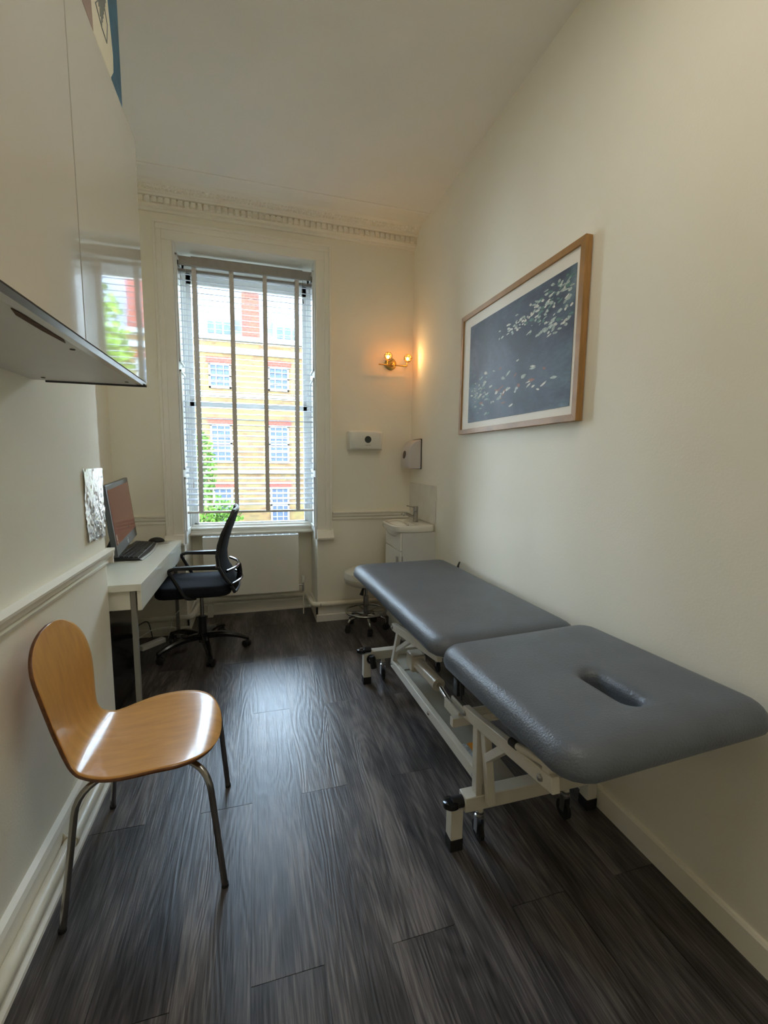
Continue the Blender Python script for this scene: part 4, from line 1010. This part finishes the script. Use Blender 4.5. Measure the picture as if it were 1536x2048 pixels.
# legs
M_LEGC = mat('worn_chrome_leg', (.33, .32, .31), .2, 1, var=.08)
def leg(kx, ky, foot, inner):
    mb = MB(); mb.tube([inner, (kx, ky, .425), foot], .0105, 14, fillet=.075); lg = mb.build('leg', M_LEGC, wc, smooth=True)
    fo = Vector(foot); mb = MB(); mb.tube([fo+Vector((0, 0, .0)), fo+Vector((0, 0, .012))], .012, 14); mb.build('foot_cap', M_RUB, lg, smooth=True)
leg(-.175, YC-.205, (-.132, 1.440, .0), (-.30, YC-.10, .432)); leg(-.175, YC+.205, (-.150, 1.925, .0), (-.30, YC+.10, .432))
leg(-.555, YC-.200, (-.603, 1.420, .0), (-.42, YC-.10, .430)); leg(-.555, YC+.200, (-.603, 1.925, .0), (-.42, YC+.10, .430))
mb = MB(); mb.lathe((-.36, YC, .425), [(.13, 0), (.13, .012)], 32); mb.tube([(-.30, YC-.10, .432), (-.30, YC+.10, .432)], .0105, 10); mb.tube([(-.42, YC-.10, .430), (-.42, YC+.10, .430)], .0105, 10); mb.build('under_seat_plate', M_BLACKPL, wc, smooth=True)

# ================================================================== OUTSIDE
struct(MB().box(-30, 30, 4.6, 60, -3.3, -3.2).build('ground', M_PAVE))
SC = 24/14
def ex(x): return x*SC
def ez(z): return CAM_H+(z-CAM_H)*SC
bd = thing('brick_terrace', 'sunlit yellow brick terrace with white sash windows across the street outside', 'building', (0, 24, -3.2))
ZT = ez(4.93)
mb = MB(); mb.box(-12, 12, 24, 30, -3.2, ZT); mb.build('wall', M_BRICK, bd)
mb = MB(); mb.box(-12.2, 12.2, 23.8, 24.05, ZT-.12, ZT+.10); mb.build('parapet', M_STONE, bd)
mb = MB(); mb.box(-12, 12, 23.9, 24.02, ez(4.50), ez(4.66)); mb.build('string_course', M_STONE, bd)
mb = MB(); mb.box(-12, 12, 23.9, 24.02, ez(3.28), ez(3.36)); mb.build('string_course', M_STONE, bd)
mb = MB(); mb.prism([(24.2, ZT), (27.0, ZT+3.4), (30, ZT+3.4), (30, ZT)], 0, -12, 12); mb.build('roof', M_SLATE, bd)
def ext_window(x0, x1, z0, z1, rows, cols):
    fr = MB(); t = .07; y = 23.93
    fr.box(x0, x1, y, 24.02, z0, z0+t*1.4); fr.box(x0, x1, y, 24.02, z1-t*1.4, z1); fr.box(x0, x0+t*1.3, y, 24.02, z0, z1); fr.box(x1-t*1.3, x1, y, 24.02, z0, z1); zm = (z0+z1)/2; fr.box(x0, x1, y, 24.02, zm-t*.6, zm+t*.6)
    for i in range(1, cols): xx = x0+(x1-x0)*i/cols; fr.box(xx-.02, xx+.02, y+.01, 24.01, z0, z1)
    for i in range(1, rows): zz = z0+(z1-z0)*i/rows; fr.box(x0, x1, y+.01, 24.01, zz-.02, zz+.02)
    fr = fr.build('sash_window', M_STONE, bd); MB().box(x0+.02, x1-.02, 23.975, 24.02, z0+.02, z1-.02).build('panes', M_EXTGL, fr)
    mb = MB(); mb.box(x0-.12, x1+.12, 23.97, 24.01, z1+.02, z1+.32); mb.build('red_lintel', M_REDB, bd)
for k in range(-3, 4):
    dx = k*ex(1.66)
    ext_window(ex(-1.25)+dx, ex(-.64)+dx, ez(3.50), ez(4.21), 4, 3); ext_window(ex(-1.26)+dx, ex(-.66)+dx, ez(1.35), ez(2.47), 6, 3); ext_window(ex(-1.24)+dx, ex(-.68)+dx, ez(-.5), ez(.6), 6, 3)
mb = MB(); mb.box(-12, 12, 23.9, 24.02, ez(1.02), ez(1.12)); mb.build('string_course', M_STONE, bd)
for cx in (-.52, 4.0, -6):
    mb = MB(); mb.box(cx, cx+.85, 23.9, 24.9, ZT-.1, ZT+3.8); mb.build('chimney', M_REDB, bd)
def dormer(x0, x1, z0, z1):
    d = MB(); d.box(x0, x1, 24.35, 26.5, z0, z1); d = d.build('dormer', M_STONE, bd); mb = MB(); n = 3; w_ = (x1-x0-.3)/n
    for i in range(n): mb.box(x0+.15+i*w_+.04, x0+.15+(i+1)*w_-.04, 24.32, 24.36, z0+.18, z0+.75)
    mb.build('dormer_window', M_EXTGL, d)
dormer(-2.35, -.9, ZT+.1, ZT+1.35); dormer(1.0, 2.5, ZT+.1, ZT+1.35)
def leaves(name, c, R, n, m_, size, parent):
    mb = MB(); random.seed(int(c[0]*100)+n)
    for _ in range(n):
        d = Vector((random.gauss(0, 1), random.gauss(0, 1), random.gauss(0, 1))).normalized()*(random.random()**.4)
        p = Vector(c)+Vector((d.x*R[0], d.y*R[1], d.z*R[2])); a = Vector((random.uniform(-1, 1), random.uniform(-1, 1), random.uniform(-1, 1))).normalized()*size; b = a.cross(Vector((random.uniform(-1, 1), random.uniform(-1, 1), random.uniform(-1, 1)))).normalized()*size*.6
        mb.add([p-a, p+b, p+a, p-b], [(0, 1, 2, 3)])
    return mb.build(name, m_, parent)
t1 = thing('street_tree', 'bright green leafy tree outside mirrored in the glossy cabinet doors', 'tree', (5.4, 17, -3.2))
leaves('foliage', (5.4, 17, 4.6), (2.3, 2.0, 3.4), 5000, M_LEAFY, .16, t1); MB().tube([(5.4, 17, -3.2), (5.5, 17, 0), (5.4, 17, 4)], [.25, .2, .1], 10).build('trunk', M_BARK, t1)
t2 = thing('garden_tree', 'slender green tree seen through the lower left of the blind', 'tree', (-2.0, 20, -3.2))
leaves('foliage', (-2.15, 20, 1.0), (.55, .5, 1.6), 900, M_LEAF, .10, t2); leaves('lower_foliage', (-1.6, 20, -1.3), (1.1, .6, 1.2), 1100, M_LEAF, .10, t2); MB().tube([(-2.0, 20, -3.2), (-2.1, 20, 1.5)], [.10, .04], 8).build('trunk', M_BARK, t2)
hd = leaves('hedge', (-2.0, 18, -2.2), (1.6, .5, .9), 1500, M_LEAFY, .08, None); tag(hd, 'bright green hedge glimpsed under the bottom edge of the blind', 'hedge')
